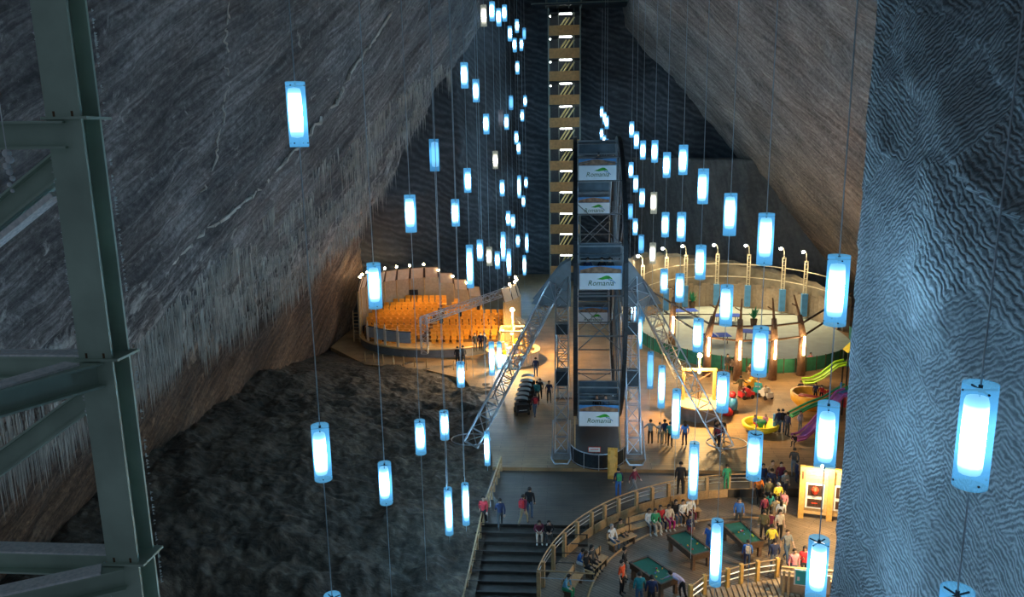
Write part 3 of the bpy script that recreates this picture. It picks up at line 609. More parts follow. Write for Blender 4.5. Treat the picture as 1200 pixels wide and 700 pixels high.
for i, (a, b) in enumerate(wallA+[(c, c+11) for c in (-32, -20.5, -9, 2.5)]):
    p, q = el(a), el(b); hgt = 5.2 if i < len(wallA) else 4.6
    if i < len(wallA): hgt -= 1.9*max(0, (98-a)/31)
    d = (q-p).normalized(); n = Vector((-d.y, d.x, 0)); n = n if n.dot(-(p+q)) > 0 else -n
    f = MB().mat('panel_wood' if i < len(wallA) else 'light_wood'); f.beam(p+Vector((0, 0, hgt/2)), q+Vector((0, 0, hgt/2)), .12, hgt); f.obj('wall_panel', AT)
    for pt in (p, q): mb('light_wood').beam(pt+n*.1+Vector((0, 0, 0)), pt+n*.1+Vector((0, 0, hgt)), .1, .12).obj('wall_rib', AT)
    # tilted acoustic panel on top
    c0, c1 = p.lerp(q, .06)+Vector((0, 0, hgt-.15)), p.lerp(q, .94)+Vector((0, 0, hgt-.15)); t0, t1 = c0+n*.45+Vector((0, 0, 1.35)), c1+n*.45+Vector((0, 0, 1.35)); o_ = n*-.07
    pn = mb('cream_panel').add([c0, c1, t1, t0, c0+o_, c1+o_, t1+o_, t0+o_], [(0, 1, 2, 3), (5, 4, 7, 6), (4, 0, 3, 7), (1, 5, 6, 2), (3, 2, 6, 7), (4, 5, 1, 0)]).obj('acoustic_panel', AT)
    mb('dark_wood').path([c0, c1, t1, t0, c0], .045, 4).obj('panel_frame', pn)
    tip = q+n*.35+Vector((0, 0, hgt+1.5))
    bl = mb('warm_bulb').sphere(tip, .13, 6).obj('bulb', AT); mb('dark_steel').tube(q+Vector((0, 0, hgt)), tip, .03, 5).obj('bulb_arm', bl)
    lamp('SPOT', 'theatre_light', tip+n*1.3-Vector((0, 0, .5)), 210*WARM, (1, .7, .36), AT, .3, TC+Vector((0, 0, .8)), 130)
mb('black').box((el(118).x, el(118).y-.35, 3.7), (.95, .2, .55)).obj('vent_grille', AT)
# lighting gantry
GT = thing('lighting_gantry', 'silver lattice lighting gantry standing over the orange seats', 'gantry', (0, 0, 0))
g0, g1 = atz(498, 414, .8), Vector((-6.4, 73.2, 0))
z0, z1 = 3.9, 5.4
mb('galv').truss((g0.x, g0.y, .8), (g0.x, g0.y, z0+.3), .6, 6, .04).obj('tower', GT); mb('galv').truss((g1.x, g1.y, .1), (g1.x, g1.y, z1+.4), .7, 8, .04).obj('tower', GT)
mb('galv').truss((g0.x, g0.y, z0), (g1.x, g1.y, z1), .6, 12, .045).obj('girder', GT)
m = mb('galv'); m.truss((g1.x, g1.y, 3.0), (g1.x+2.4, g1.y-1.5, 2.2), .4, 5, .03); m.obj('brace', GT)
for k in range(3): q = g0.lerp(g1, .2+.22*k); mb('black').tube((q.x, q.y, z0+.2+k*.35-.4), (q.x, q.y-.3, z0-.45+k*.35), .16, 8).obj('spotlight', GT)
# seats
sm = MB().mat('seat_orange'); sm.box((0, 0, .4), (.5, .44, .08)); sm.box((0, .24, .66), (.5, .08, .56)); sm.box((0, .08, .2), (.36, .3, .4)); seat_me = sm.mesh('theatre_seat')
ns, ns_row = 0, -1
def NTH(k): return str(k)+('th' if 10 < k % 100 < 14 else {1: 'st', 2: 'nd', 3: 'rd'}.get(k % 10, 'th'))
RN = ['front', 'second', 'third', 'fourth', 'fifth', 'sixth', 'seventh', 'eighth', 'ninth', 'tenth', 'eleventh']
for r_ in range(11):
    y = -4.6+r_*.98; z = .8+.17*r_; half = TRX*.93*math.sqrt(max(0, 1-(y/(TRY*.95))**2)); n = int(2*half/.66)
    tr = mb('brown_riser'); x0, x1 = -half, (half if r_ < 7 else half-3.2-(r_-7)*.6)
    if r_: tr.box(((x0+x1)/2, y, (.8+z)/2-.01), (x1-x0, .97, z-.8+.001)).obj('riser', AT)
    for k in range(n):
        x = -half+.33+k*.66
        if abs(x-(-.9+.12*r_)) < .45 or (r_ > 6 and x > half-3.4-(r_-7)*.6) or (r_ == 0 and x > 3): continue
        yy = y+.018*x*x*.6-.35
        o = link('theatre_seat', seat_me); o.location = TC+Vector((x, y, z)); o.rotation_euler = (0, 0, 0)
        ns = ns+1 if k and ns_row == r_ else 1; ns_row = r_
        tag(o, f'orange theatre seat, {NTH(ns)} from the ladder end of the {RN[r_]} row', 'seat', 'orange theatre seats')
# grey framed screens along the front edge
for k, (a, px) in enumerate(((222, 449), (232, 459), (242, 472), (253, 488))):
    p = el(a, .95)+TC; s_ = thing('stage_screen', f'grey framed screen between pale posts on the theatre edge, {["first", "second", "third", "fourth"][k]} from the ladder', 'screen', (p.x, p.y, .8), math.radians(a-270)*.55, 'grey screens on the theatre edge')
    mb('screen_grey').box((0, 0, 1.0), (1.15, .06, 1.05)).obj('panel', s_); mb('dark_steel').box((0, 0, 1.56), (1.3, .08, .08)).obj('top_bar', s_)
    mb('cream_panel').prism([(-.12, 0), (.1, 0), (.12, 1.4), (0, 2.1), (-.14, 1.5)], -.05, .05, lambda x, y, z: (x-.72, z, y)).obj('fin_post', s_)
sp = thing('loudspeaker', 'black loudspeaker box on the theatre edge beside the ladder', 'speaker', el(187, .93)+TC+Vector((0, 0, .8))); mb('black').box((0, 0, .4), (.5, .45, .8)).obj('cabinet', sp); mb('dark_steel').lathe([(1e-3, 0), (.17, .02), (.19, 0)], 16).obj('cone', sp).matrix_local = Matrix.Translation((0, -.235, .3)) @ Matrix.Rotation(PI/2, 4, 'X')
ld_ = thing('ladder', 'wooden ladder leaning at the left end of the theatre wall', 'ladder', (-21.9, 74.0, 0)); 
for x in (-.3, .3): mb('rail_wood').beam((x, 0, 0), (x, .25, 3.2), .09, .06).obj('stile', ld_)
for k in range(8): mb('rail_wood').beam((-.3, .03*k+.03, .35+k*.37), (.3, .03*k+.03, .35+k*.37), .05, .05).obj('rung', ld_)
for k, px in enumerate((428, 438, 449, 461, 473, 486, 500, 519, 532, 547)):
    p = atz(px, 424+k*1.2 if k < 7 else 434, 0); o = mb('rail_wood').tube((0, 0, -.3), (0, 0, .85), .07, 7, .05).tube((0, 0, .85), (0, 0, .9), .05, 7, .01).obj('wooden_stake', None, loc=(p.x, p.y, 0))
    tag(o, f'short wooden stake before the theatre front, {NTH(k+1)} from the ladder end', 'stake', 'wooden stakes along the theatre front')

# ------------------------------------------------------------------ ball court behind the right outrigger
CC, CRX, CRY = Vector((16.8, 77.5, 0)), 10.5, 13.3
ce = lambda a, k=1.0, z=0: Vector((CC.x+CRX*k*math.cos(math.radians(a)), CC.y+CRY*k*math.sin(math.radians(a)), z))
o = mb('court_floor').prism([tuple(ce(a, .99)[:2]) for a in range(0, 360, 5)], .0, .05).obj('court_floor'); struct(o)
bw = struct(mb('dark_wood').beam(ce(40, 1.01, .1), ce(140, 1.01, .1), .1, .1).obj('wall_court'))
for k in range(56):
    a = 8+k*2.85; p, q = ce(a, 1.0), ce(a+2.75, 1.0); zt = 2.7+.2*math.sin(k*1.7)
    mb('panel_wood').beam(p+Vector((0, 0, zt/2)), q+Vector((0, 0, zt/2)), .06, zt).obj('plank', bw)
for k in range(30):
    a = 186+k*5.6; p, q = ce(a, 1.0, .65), ce(a+5.5, 1.0, .65)
    o = mb('green_net').beam(p, q, .03, 1.2).obj('fence_panel', None) ; o.parent = None
    if k == 0: CF = thing('court_fence', 'low green mesh fence round the front of the court', 'fence')
    o.parent = CF; mb('dark_wood').tube((p.x, p.y, 0), (p.x, p.y, 1.3), .05, 6).obj('post', CF)
# added rock band, lamplight put into its colour, stepping down to the right
m = mb('court_lit_rock'); st = []
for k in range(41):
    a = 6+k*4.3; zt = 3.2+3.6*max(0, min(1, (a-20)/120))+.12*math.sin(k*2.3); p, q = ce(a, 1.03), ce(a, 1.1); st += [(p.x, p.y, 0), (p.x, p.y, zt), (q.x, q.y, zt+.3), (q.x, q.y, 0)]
m.add(st, [(4*k+j, 4*k+j+1, 4*k+j+5, 4*k+j+4) for k in range(40) for j in range(3)]+[(0, 1, 2, 3)]); struct(m.obj('wall_lit_rock'))
# pipe rails round the court
CRL = thing('court_rails', 'pale pipe rails running behind the court lamp posts', 'railing')
for z in (5.2, 3.7): mb('post_cream').path([ce(a, .97, z) for a in range(-5, 176, 6)], .05, 5).obj('rail', CRL)
def facing(o, d): o.rotation_euler = (0, 0, math.atan2(d.x, -d.y))
CRN = ['first', 'second', 'third', 'fourth', 'fifth', 'sixth', 'seventh']
for k, px in enumerate((752, 780, 803, 840, 877, 917, 944)):
    # post stands on the rear arc of the court: find the arc angle that projects to this column
    best = min(range(10, 178), key=lambda a: abs(600+F*np.dot(np.array(ce(a, .96, 3))-CAM, _r)/np.dot(np.array(ce(a, .96, 3))-CAM, _fw)-px)); p = ce(best, .955)
    t = thing('court_lamp_post', f'pale court lamp post with blue padding, {CRN[k]} counted from the Ferris wheel', 'lamp post', p, 0, 'lamp posts behind the court')
    for x in (-.16, .16): mb('post_cream').box((x, 0, 3.2), (.1, .12, 6.4)).obj('post', t)
    mb('post_cream').box((0, 0, 6.35), (.42, .16, .15)).obj('post_cap', t)
    for z in np.arange(3, 6.2, .5): mb('post_cream').box((0, 0, z), (.3, .06, .05)).obj('spacer', t)
    mb('pad_blue').box((0, -.02, 1.55), (.62, .5, 2.5)).obj('padding', t)
    mb('post_cream').path([(0, 0, 6.4), (-.05, 0, 7.2), (-.3, -.2, 7.6)], .06).obj('arm', t)
    hd_ = mb('mid_steel').box((-.5, -.3, 7.62), (.55, .4, .12)).obj('lamp_head', t)
    mb('flood_bulb').sphere((-.55, -.42, 7.5), .17, 6).obj('bulb', hd_)
    lamp('SPOT', 'court_flood', (-.6, -.55, 7.3), 1000*WARM, (1, .78, .46), t, .25, (CC.x*.3+p.x*.7, CC.y*.3+p.y*.7, 0), 135)
for k, (px, py) in enumerate(((787, 412), (828, 441), (864, 446), (905, 445), (938, 440))):
    p = atz(px, py, 0); t = thing('timber_mast', f'crooked tree-trunk mast with a vertical light tube, {CRN[k]} counted from the Ferris wheel', 'post', (p.x, p.y, 0), 0, 'tree-trunk masts round the court')
    ln = (.25, .9, .1, -.3, -.9)[k]; hh = 5.2
    mb('trunk_wood').tube((0, 0, -.1), (0, 0, 3.4), .36, 10, .3).tube((0, 0, 3.4), (ln*.4, 0, hh), .3, 10, .2, ).obj('trunk', t, True)
    mb('trunk_wood').tube((ln*.4, 0, hh-.1), (ln, .1, hh+1.7), .12, 7, .06).tube((ln*.6, 0, hh+.7), (ln*.6-.5, 0, hh+1.0), .05, 5).obj('branch', t)
    tb = mb('warm_tube').tube((0, -.5, 1.9), (0, -.5, 3.5), .09, 8).obj('light_tube', t); mb('dark_steel').box((0, -.43, 2.7), (.1, .12, 1.2)).obj('holder', tb)
    lamp('POINT', 'mast_light', (0, -.85, 2.7), 260*WARM, (1, .68, .32), t, .3)
TR = thing('mast_rails', 'dark timber rails linking the tree-trunk masts round the court', 'railing')
ms = [atz(*q, 0) for q in ((787, 412), (828, 441), (864, 446), (905, 445), (938, 440))]; ms = [Vector((7.2, 80, 0))]+ms+[Vector((27.2, 76, 0))]
for z in (3.4, 4.6):
    m = mb('dark_wood'); m.path([q+Vector((0, 0, z)) for q in ms], .09, 6); m.obj('rail', TR)
TTN = ['by the rear posts', 'in the middle of the court', 'by the front masts', 'next to the fence']
for k, (px, py) in enumerate(((802, 372), (852, 378), (886, 398), (838, 402))):
    p = atz(px, py, 0); t = thing('tennis_table', f'blue table-tennis table {TTN[k]}', 'table', (p.x, p.y, .05), math.radians((10, 0, -15, 8)[k]), 'table-tennis tables')
    mb('table_blue').box((0, 0, .75), (2.74, 1.52, .05)).obj('tabletop', t); mb('white').box((0, 0, .85), (.03, 1.7, .15)).obj('net', t)
    for x in (-1, 1):
        for y in (-.6, .6): mb('dark_steel').box((x, y, .36), (.06, .06, .72)).obj('leg', t)
for k, (px, py) in enumerate(((811, 362), (883, 383))):
    p = atz(px, py, 0); t = thing('potted_plant', f'green potted plant at the {["rear", "front"][k]} edge of the court', 'plant', (p.x, p.y, .05)); mb('dark_wood').lathe([(1e-3, 0), (.3, 0), (.38, .8), (.3, .75)], 12).obj('pot', t)
    m = mb('play_green')
    for i in range(26): a = i*2.4; r_ = .25+.5*rnd.random(); e = Vector((r_*math.cos(a), r_*math.sin(a), 1.2+rnd.random())); b0 = Vector((0, 0, .75)); sd = Vector((-math.sin(a), math.cos(a), 0))*.12; m.add([b0, b0.lerp(e, .6)+sd, e, b0.lerp(e, .6)-sd], [(0, 1, 2, 3)])
    m.obj('leaves', t)
# ------------------------------------------------------------------ round kiosks
def kiosk(px, py, R_, label, posts):
    p = atz(px, py, 1.0); t = thing('round_kiosk', label, 'kiosk', (p.x, p.y, 0)); return t
k1 = kiosk(601, 410, 2.4, 'round lit kiosk with pale slatted counter behind the left outrigger', 4)
mb('light_wood').lathe([(2.0, 1.0), (2.05, 1.12), (2.5, 1.12), (2.5, 1.0), (2.0, 1.0)], 36).obj('counter_top', k1)
for k in range(40): a = 2*PI*k/40; mb('cream_panel').box((2.32*math.cos(a), 2.32*math.sin(a), .5), (.06, .3, 1.0), a).obj('slat', k1)
mb('plaza_wood').lathe([(1e-3, .05), (2.25, .05)], 30).obj('floor', k1)
for k in range(4):
    a = PI/4+k*PI/2; mb('yellow_wood').box((1.5*math.cos(a), 1.5*math.sin(a), 1.5), (.22, .22, 3.0), a).obj('post', k1)
    b_ = PI/4+(k+1)*PI/2; mb('yellow_wood').beam((1.5*math.cos(a), 1.5*math.sin(a), 2.95), (1.5*math.cos(b_), 1.5*math.sin(b_), 2.95), .14, .16).obj('beam', k1)
for k in range(10): a = k*.63; mb(['white', 'light_wood', 'play_yellow', 'cream_panel'][k % 4]).box((.95*math.cos(a), .95*math.sin(a), .55+.2*(k % 3)), (.4, .35, 1.0+.3*(k % 3)), a).obj('display_box', k1)
for k in range(4): a = k*PI/2; b_ = mb('kiosk_light').sphere((.9*math.cos(a), .9*math.sin(a), 2.75), .14, 6).obj('globe_light', k1)
mb('yellow_wood').tube((0, 0, .05), (0, 0, 4.6), .09, 8).obj('added_lamp_pole', k1); mb('kiosk_light').sphere((0, 0, 4.75), .22, 8).obj('globe_light', k1)  # pole and globe added to throw the kiosk's warm light onto the plaza
lamp('SPOT', 'kiosk_plaza_fill', (.35, -.35, 4.6), 7000*WARM, (1, .64, .25), k1, .4, (k1.location.x, k1.location.y, 0), 168)
k2 = kiosk(819, 472, 1.9, 'round drum stand with bright wooden top and yellow frame', 2)
mb('concrete').lathe([(1e-3, 0), (1.45, 0), (1.6, .95), (1.3, 1.0)], 32).obj('drum', k2); mb('light_wood').lathe([(1e-3, 1.12), (1.85, 1.12), (1.85, 1.0), (1.5, 1.0)], 36).obj('round_top', k2)
for x in (-1.1, 1.1): mb('yellow_wood').box((x, .3, 2.25), (.2, .2, 2.3)).obj('post', k2)
mb('yellow_wood').box((0, .3, 3.4), (2.5, .18, .16)).obj('crossbar', k2); mb('dark_wood').beam((-1.0, .3, 3.3), (0, .3, 2.6), .08, .08).obj('brace', k2); mb('dark_wood').beam((1.0, .3, 3.3), (0, .3, 2.6), .08, .08).obj('brace', k2); mb('dark_wood').box((0, .3, 1.9), (.1, .1, 1.5)).obj('centre_post', k2)
mb('kiosk_light').sphere((0, .3, 3.2), .12, 6).obj('globe_light', k2); mb('yellow_wood').tube((0, .3, 3.4), (0, .3, 4.3), .07, 8).obj('added_lamp_pole', k2); mb('kiosk_light').sphere((0, .3, 4.45), .2, 8).obj('globe_light', k2)  # tall pole and its globe added to brighten the plaza floor
lamp('SPOT', 'stand_plaza_fill', (0, -.15, 4.4), 4200*WARM, (1, .64, .25), k2, .3, (k2.location.x, k2.location.y-.1, 0), 170)

# ------------------------------------------------------------------ stairs, railings, terrace furniture
SW = thing('floor_stairs', 'wide dark wooden steps going down beside the rubble', 'stairs'); del SW['category']; SW['kind'] = 'structure'
for i in range(14):
    y1 = 37.6-i*.62; mb('step_wood').box((-2.2, y1-.33, -.42-.17*i-.6), (5.9-.02*i, .66, 1.2+.04)).obj('step', SW); mb('step_wood').box((-2.2, y1-.66, .16-.17*i-.02), (5.9-.02*i, .05, .03)).obj('nosing', SW)
# the railing round the games terrace
RG = thing('curved_railing', 'curved timber and pipe railing round the billiard terrace', 'railing')
PA = [171, 167, 160, 154, 148, 142, 137, 132, 126, 121, 116, 111, 105, 99, 93]
for a in PA: p = arc(RC, RR-.06, a); mb('rail_wood').box((p.x, p.y, -.05), (.17, .17, 1.3), math.radians(a)).obj('post', RG)
fine = [171-k*2 for k in range(40)]
for z, r_ in ((.66, .035), (.42, .02), (.2, .02)): mb('galv' if z < .6 else 'rail_wood').path([arc(RC, RR, a)+Vector((0, 0, z)) for a in fine], r_, 5).obj('rail', RG)
m = mb('rail_wood'); aa = [(arc(RC, RR-.1, a), arc(RC, RR-.1, b)) for a, b in zip(fine[14:], fine[15:])]
for k, (a, b) in enumerate(zip(PA[3:], PA[4:])): mb('rail_wood').beam(arc(RC, RR-.16, a-.4)+Vector((0, 0, -.42)), arc(RC, RR-.16, b+.4)+Vector((0, 0, -.42)), .05, .5).obj('fascia_board', RG)
e0 = arc(RC, RR, 171); mb('rail_wood').path([e0+Vector((0, 0, .66)), e0+Vector((2.6, -.15, .66))], .035).obj('rail', RG); mb('galv').path([e0+Vector((0, 0, .3)), e0+Vector((2.6, -.15, .3))], .02).obj('rail', RG)
KB = struct(mb('rail_wood').path([arc(KC, KR, a)+Vector((0, 0, -.66)) for a in range(80, 178, 3)], .06, 4).obj('trim_1'))
# railing down the left side of the boardwalk
LR = thing('boardwalk_railing', 'low wooden railing down the left edge of the dark boardwalk', 'railing')
prev = None
for k in range(16):
    y = 44.2-k*.95; x = -4.45-.75*(44.2-y)/14; z = -.2 if y > 37.6 else -.2-(37.6-y)/.62*.17
    mb('rail_wood').box((x, y, z+.45), (.11, .11, 1.0)).obj('post', LR)
    if prev: mb('rail_wood').beam(prev, (x, y, z+.95), .07, .07).obj('rail', LR); mb('rail_wood').beam(Vector(prev)-Vector((0, 0, .45)), (x, y, z+.5), .05, .05).obj('rail', LR)
    prev = (x, y, z+.95)
# lower railing and slatted deck at the bottom of the frame
BR = thing('terrace_railing', 'timber and pipe railing in front of the slatted deck', 'railing'); bps = [(5.2, 31.3), (5.95, 32.14), (7.1, 32.74), (7.8, 33.13), (8.62, 33.45), (9.6, 33.75)]
for x, y in bps: mb('yellow_wood').box((x, y, -.15), (.16, .16, 1.15), .4).obj('post', BR)
for z in (.35, .08, -.2): mb('galv' if z < .3 else 'rail_wood').path([(x, y, z) for x, y in bps], .03).obj('rail', BR)
SD = struct(mb('dark_wood').prism([(5.3, 31), (9.6, 33.5), (14, 33.2), (14, 27), (5.3, 27)], -.7, -.6).obj('floor_slats'))
for k in range(34): x = 5.4+k*.25; mb('panel_wood').box((x, 30.2+.15*min(k, 17)/2, -.56), (.18, 4.2 if k < 17 else 5.0, .06)).obj('plank', SD)
# billiard tables
def billiard(x, y, rz, label):
    t = thing('billiard_table', label, 'billiard table', (x, y, -.7), rz, 'billiard tables on the terrace')
    L_, W2 = 2.25, 1.2
    mb('felt').box((0, 0, .8), (L_-.16, W2-.16, .06)).obj('cloth', t); mb('dark_wood').box((0, 0, .66), (L_-.06, W2-.06, .2)).obj('cabinet', t)
    for y_ in (-1, 1): mb('dark_wood').box((0, y_*(W2/2-.05), .83), (L_, .1, .1)).obj('rail', t)
    for x_ in (-1, 1): mb('dark_wood').box((x_*(L_/2-.05), 0, .83), (.1, W2-.2, .1)).obj('rail', t)
    for x_ in (-1, 1):
        for y_ in (-1, 1): mb('trunk_wood').box((x_*(L_/2-.18), y_*(W2/2-.16), .28), (.16, .16, .58)).obj('leg', t)
    for x_ in (-1, 0, 1):
        for y_ in (-1, 1): mb('black').tube((x_*(L_/2-.09), y_*(W2/2-.09), .82), (x_*(L_/2-.09), y_*(W2/2-.09), .887), .065, 10).obj('pocket', t)
    m_ = Matrix.Translation((x, y, -.7)) @ Matrix.Rotation(rz, 4, 'Z')
    for k, c_ in enumerate(['white', 'play_yellow', 'play_red', 'play_blue', 'play_orange', 'lime', 'purple']):
        q = m_ @ Vector((rnd.uniform(-.2, .9), rnd.uniform(-.4, .4), .83+.038))
        b_ = mb(c_).sphere((0, 0, 0), .038, 6).obj('billiard_ball', None, True, q); nm = c_.replace('play_', '')
        tag(b_, f'small {nm} ball on the {label.split(" with")[0]}', 'ball', 'billiard balls')
billiard(3.77, 32.9, math.radians(-54), 'green billiard table nearest the steps with a player leaning over it')
billiard(5.75, 35.45, math.radians(-63), 'green middle billiard table with balls grouped at its near end')
billiard(8.56, 36.6, math.radians(-72), 'green billiard table nearest the poster wall with open cloth')
# benches
def bench(px, py, a, label, back=True):
    p = atz(px, py, -.7); t = thing('bench', label, 'bench', (p.x, p.y, -.7), math.radians(a), 'terrace benches')
    mb('rail_wood').box((0, 0, .43), (1.7, .42, .06)).obj('seat', t)
    if back: mb('rail_wood').box((0, .24, .75), (1.7, .05, .3)).obj('backrest', t)
    for x in (-.7, .7): mb('dark_wood').box((x, 0, .2), (.1, .36, .4)).obj('leg', t); mb('dark_wood').box((x, .22, .6), (.07, .05, .7)).obj('back_post', t) if back else 0
bench(752, 624, 30, 'empty wooden bench with backrest by the curved kerb'); bench(729, 641, 40, 'wooden bench under a pair in white and olive'); bench(699, 670, 60, 'wooden bench holding a pair in black by the railing')
bench(672, 692, 70, 'wooden bench at the lower end of the railing'); bench(774, 616, 22, 'wooden bench with a row of four sitters'); bench(803, 607, 14, 'wooden bench with three sitters behind a billiard table')
# poster wall
pb = atz(935, 606, -.7); PW = thing('poster_wall', 'free-standing wooden board wall with framed posters', 'partition', (pb.x, pb.y, -.7), math.radians(-12))
for x in (0, 1.45, 2.9): mb('yellow_wood').box((x+.12, 0, 1.5), (.28, .28, 3.05)).obj('post', PW)
for k in range(13): mb('light_wood').box((1.55, .05, .35+k*.205), (2.7, .06, .195)).obj('board', PW)
mb('yellow_wood').box((1.55, 0, 2.95), (3.0, .22, .12)).obj('top_rail', PW); mb('dark_wood').box((.12, -.15, 2.55), (.08, .03, .45)).obj('slot', PW)
for k, x in enumerate((.78, 2.2)):
    f_ = mb('white').box((x, -.02, 1.35), (.95, .06, 1.45)).obj('poster_frame', PW)
    mb('print_dark').box((x, -.06, 1.68), (.72, .02, .62)).obj('poster_print', f_); mb('print_red').lathe([(1e-3, .0), (.14, .1), (.2, .3), (.12, .45), (1e-3, .5)], 10, (x, -.06, 1.42)).obj('red_figure', f_) if k == 0 else mb('cream_panel').box((x, -.075, 1.7), (.4, .01, .4)).obj('pale_figure', f_)
    mb('print_dark').box((x, -.06, .95), (.72, .02, .45)).obj('poster_print', f_); mb('print_red').box((x, -.075, .95), (.3, .01, .06)).obj('red_line', f_)
ph = thing('wall_spotlight', 'small spotlight on an arm over the poster wall', 'spotlight', (pb.x+.8, pb.y-.2, -.7)); mb('dark_steel').path([(0, .15, 3.0), (0, -.7, 3.5)], .03).obj('arm', ph); mb('kiosk_light').sphere((0, -.75, 3.45), .1, 6).obj('bulb', ph)
lamp('POINT', 'poster_lamp', (0, -1.0, 3.3), 1000*WARM, (1, .7, .34), ph, .2)
# teal game board and counter at the bottom edge
gb = thing('teal_sign_board', 'teal board in a white frame on a wooden counter', 'sign', (10.55, 32.4, -.7), math.radians(-12))
mb('panel_wood').box((0, .1, .5), (2.2, .5, 1.0)).obj('counter', gb); mb('white').box((-.1, -.2, 1.05), (.92, .05, .78)).obj('frame', gb); mb('teal').box((-.1, -.235, 1.05), (.8, .03, .66)).obj('panel', gb); mb('white').box((-.38, -.255, 1.0), (.1, .02, .18)).obj('white_mark', gb)
mb('light_wood').beam((-1.1, .1, 1.25), (1.1, .15, 1.35), .12, .1).obj('top_rail', gb); mb('cream_panel').box((.75, -.25, .9), (.4, .08, .9)).obj('side_panel', gb); mb('light_wood').beam((.6, 0, 1.0), (.85, .1, 1.7), .1, .14).obj('prop', gb)
for x in (-1.0, -.78): mb('light_wood').box((x, -.3, .7), (.1, .1, 1.3)).obj('post', gb)
ct = thing('terrace_lantern', 'warm lantern on a wooden pole beside the teal board', 'lantern', (12.0, 32.6, -.7)); mb('light_wood').tube((0, 0, 0), (0, 0, 3.2), .06, 8).obj('pole', ct); mb('kiosk_light').sphere((0, 0, 3.3), .15, 8).obj('globe', ct); lamp('POINT', 'lantern_lamp', (-.3, -.2, 3.4), 1100*WARM, (1, .72, .38), ct, .25)

# ------------------------------------------------------------------ play area
def slide(px, py, name, label, mat, pts, wdt, tower=None, rz=0):
    p = atz(px, py, 0); t = thing('slide' if name is None else name, label, 'slide', (p.x, p.y, 0), rz)
    m = mb(mat); h_ = Vector((0, wdt/2, 0))
    for a, b in zip(pts, pts[1:]):
        a, b = Vector(a), Vector(b); m.add([a-h_, a+h_, b+h_, b-h_, a-h_-Vector((0, 0, .08)), a+h_-Vector((0, 0, .08)), b+h_-Vector((0, 0, .08)), b-h_-Vector((0, 0, .08))], [(0, 3, 2, 1), (4, 5, 6, 7), (0, 1, 5, 4), (2, 3, 7, 6), (1, 2, 6, 5), (3, 0, 4, 7)])
    m.obj('chute', t)
    for s_ in (-1, 1): mb(mat).path([Vector(q)+h_*s_+Vector((0, 0, .18)) for q in pts], .08, 6).obj('side_rim', t)
    return t
s1 = slide(944, 452, None, 'lime green slide at the back of the play area', 'lime', [(-.2, 0, .3), (.5, 0, .35), (1.3, 0, .8), (2.3, 0, 1.7), (3.0, 0, 1.9)], .8)
for x in (3.0, 4.1):
    for y in (-.5, .5): mb('dark_steel').tube((x, y, 0), (x, y, 2.9), .06, 6).obj('post', s1)
mb('play_green').box((3.55, 0, 1.85), (1.2, 1.1, .1)).obj('platform', s1); mb('play_green').box((4.1, 0, 2.3), (.06, 1.1, .9)).obj('panel', s1); mb('play_yellow').prism([(2.9, 2.9), (4.2, 2.9), (3.55, 3.6)], -.6, .6, lambda x, y, z: (x, z, y)).obj('roof', s1)
s2 = slide(934, 519, None, 'long purple slide beside the blue tube lamp', 'purple', [(-.2, 0, .3), (.4, 0, .35), (1.2, 0, .9), (2.3, 0, 2.0), (3.2, 0, 2.9), (3.8, 0, 3.0)], .7, rz=math.radians(22))
for x in (3.6, 4.6):
    for y in (-.45, .45): mb('play_blue').tube((x, y, 0), (x, y, 3.6), .06, 6).obj('post', s2)
mb('play_blue').box((4.1, 0, 2.95), (1.2, 1.0, .1)).obj('platform', s2)
s3 = slide(926, 492, None, 'thin green slide sloping up to the orange boat', 'play_green', [(0, 0, .3), (1.4, 0, .9), (2.6, 0, 1.25), (4.2, 0, 2.1)], .5, rz=math.radians(14))
for x, z in ((2.3, 1.1), (4.0, 2.0)): mb('dark_steel').tube((x, 0, 0), (x, 0, z), .06, 6).obj('post', s3)
def boat(px, py, R_, mat, label, hgt=.6):
    p = atz(px, py, 0); t = thing('play_boat', label, 'play boat', (p.x, p.y, 0))
    mb(mat).lathe([(R_*.55, .0), (R_*.95, hgt*.5), (R_, hgt), (R_*.85, hgt), (R_*.8, hgt*.4), (1e-3, hgt*.35)], 28).obj('hull', t, True); return t
b1 = boat(891, 505, 1.25, 'play_yellow', 'round yellow tub ride holding two children', .6)
mb('play_green').lathe([(1e-3, .85), (.35, .85), (.4, .8), (.05, .25)], 16, (-.1, -.3, 0)).obj('table', b1); mb('play_blue').tube((.95, -.1, .4), (.95, -.1, 1.25), .17, 10).obj('blue_post', b1)
b2 = boat(950, 478, 1.5, 'play_orange', 'large orange boat ride in the play area', 1.2)
for k in range(3): mb('play_red').beam((-1.2+.1*k, -.9+.2*k, 1.25), (.8, -1.0+.2*k, 1.0), .1, .08).obj('red_stripe', b2)
rf = thing('red_barrier', 'red slatted barrier beside the big pillar', 'barrier', atz(979, 478, 0), math.radians(-5))
for k in range(6): mb('play_red').box((-.9+k*.36, 0, .7), (.3, .06, 1.3)).obj('slat', rf)
mb('play_red').box((0, .05, 1.2), (2.2, .06, .12)).obj('rail', rf); mb('play_red').box((0, .05, .3), (2.2, .06, .12)).obj('rail', rf)
p = atz(857, 484, 0); ty = thing('toy_figure', 'red and blue toy figure ride standing on the plaza', 'toy', p)
mb('play_blue').lathe([(1e-3, .25), (.3, .3), (.35, .8), (.25, 1.15), (1e-3, 1.2)], 14, (.1, 0, 0)).obj('body', ty, True); mb('play_red').sphere((.05, 0, 1.4), .26, 8).obj('head', ty, True); mb('play_red').lathe([(1e-3, 0), (.4, 0), (.42, .25), (.15, .5), (1e-3, .5)], 14, (-.35, -.3, 0)).obj('base', ty, True); mb('dark_steel').box((.1, 0, .13), (.7, .6, .26)).obj('plinth', ty)
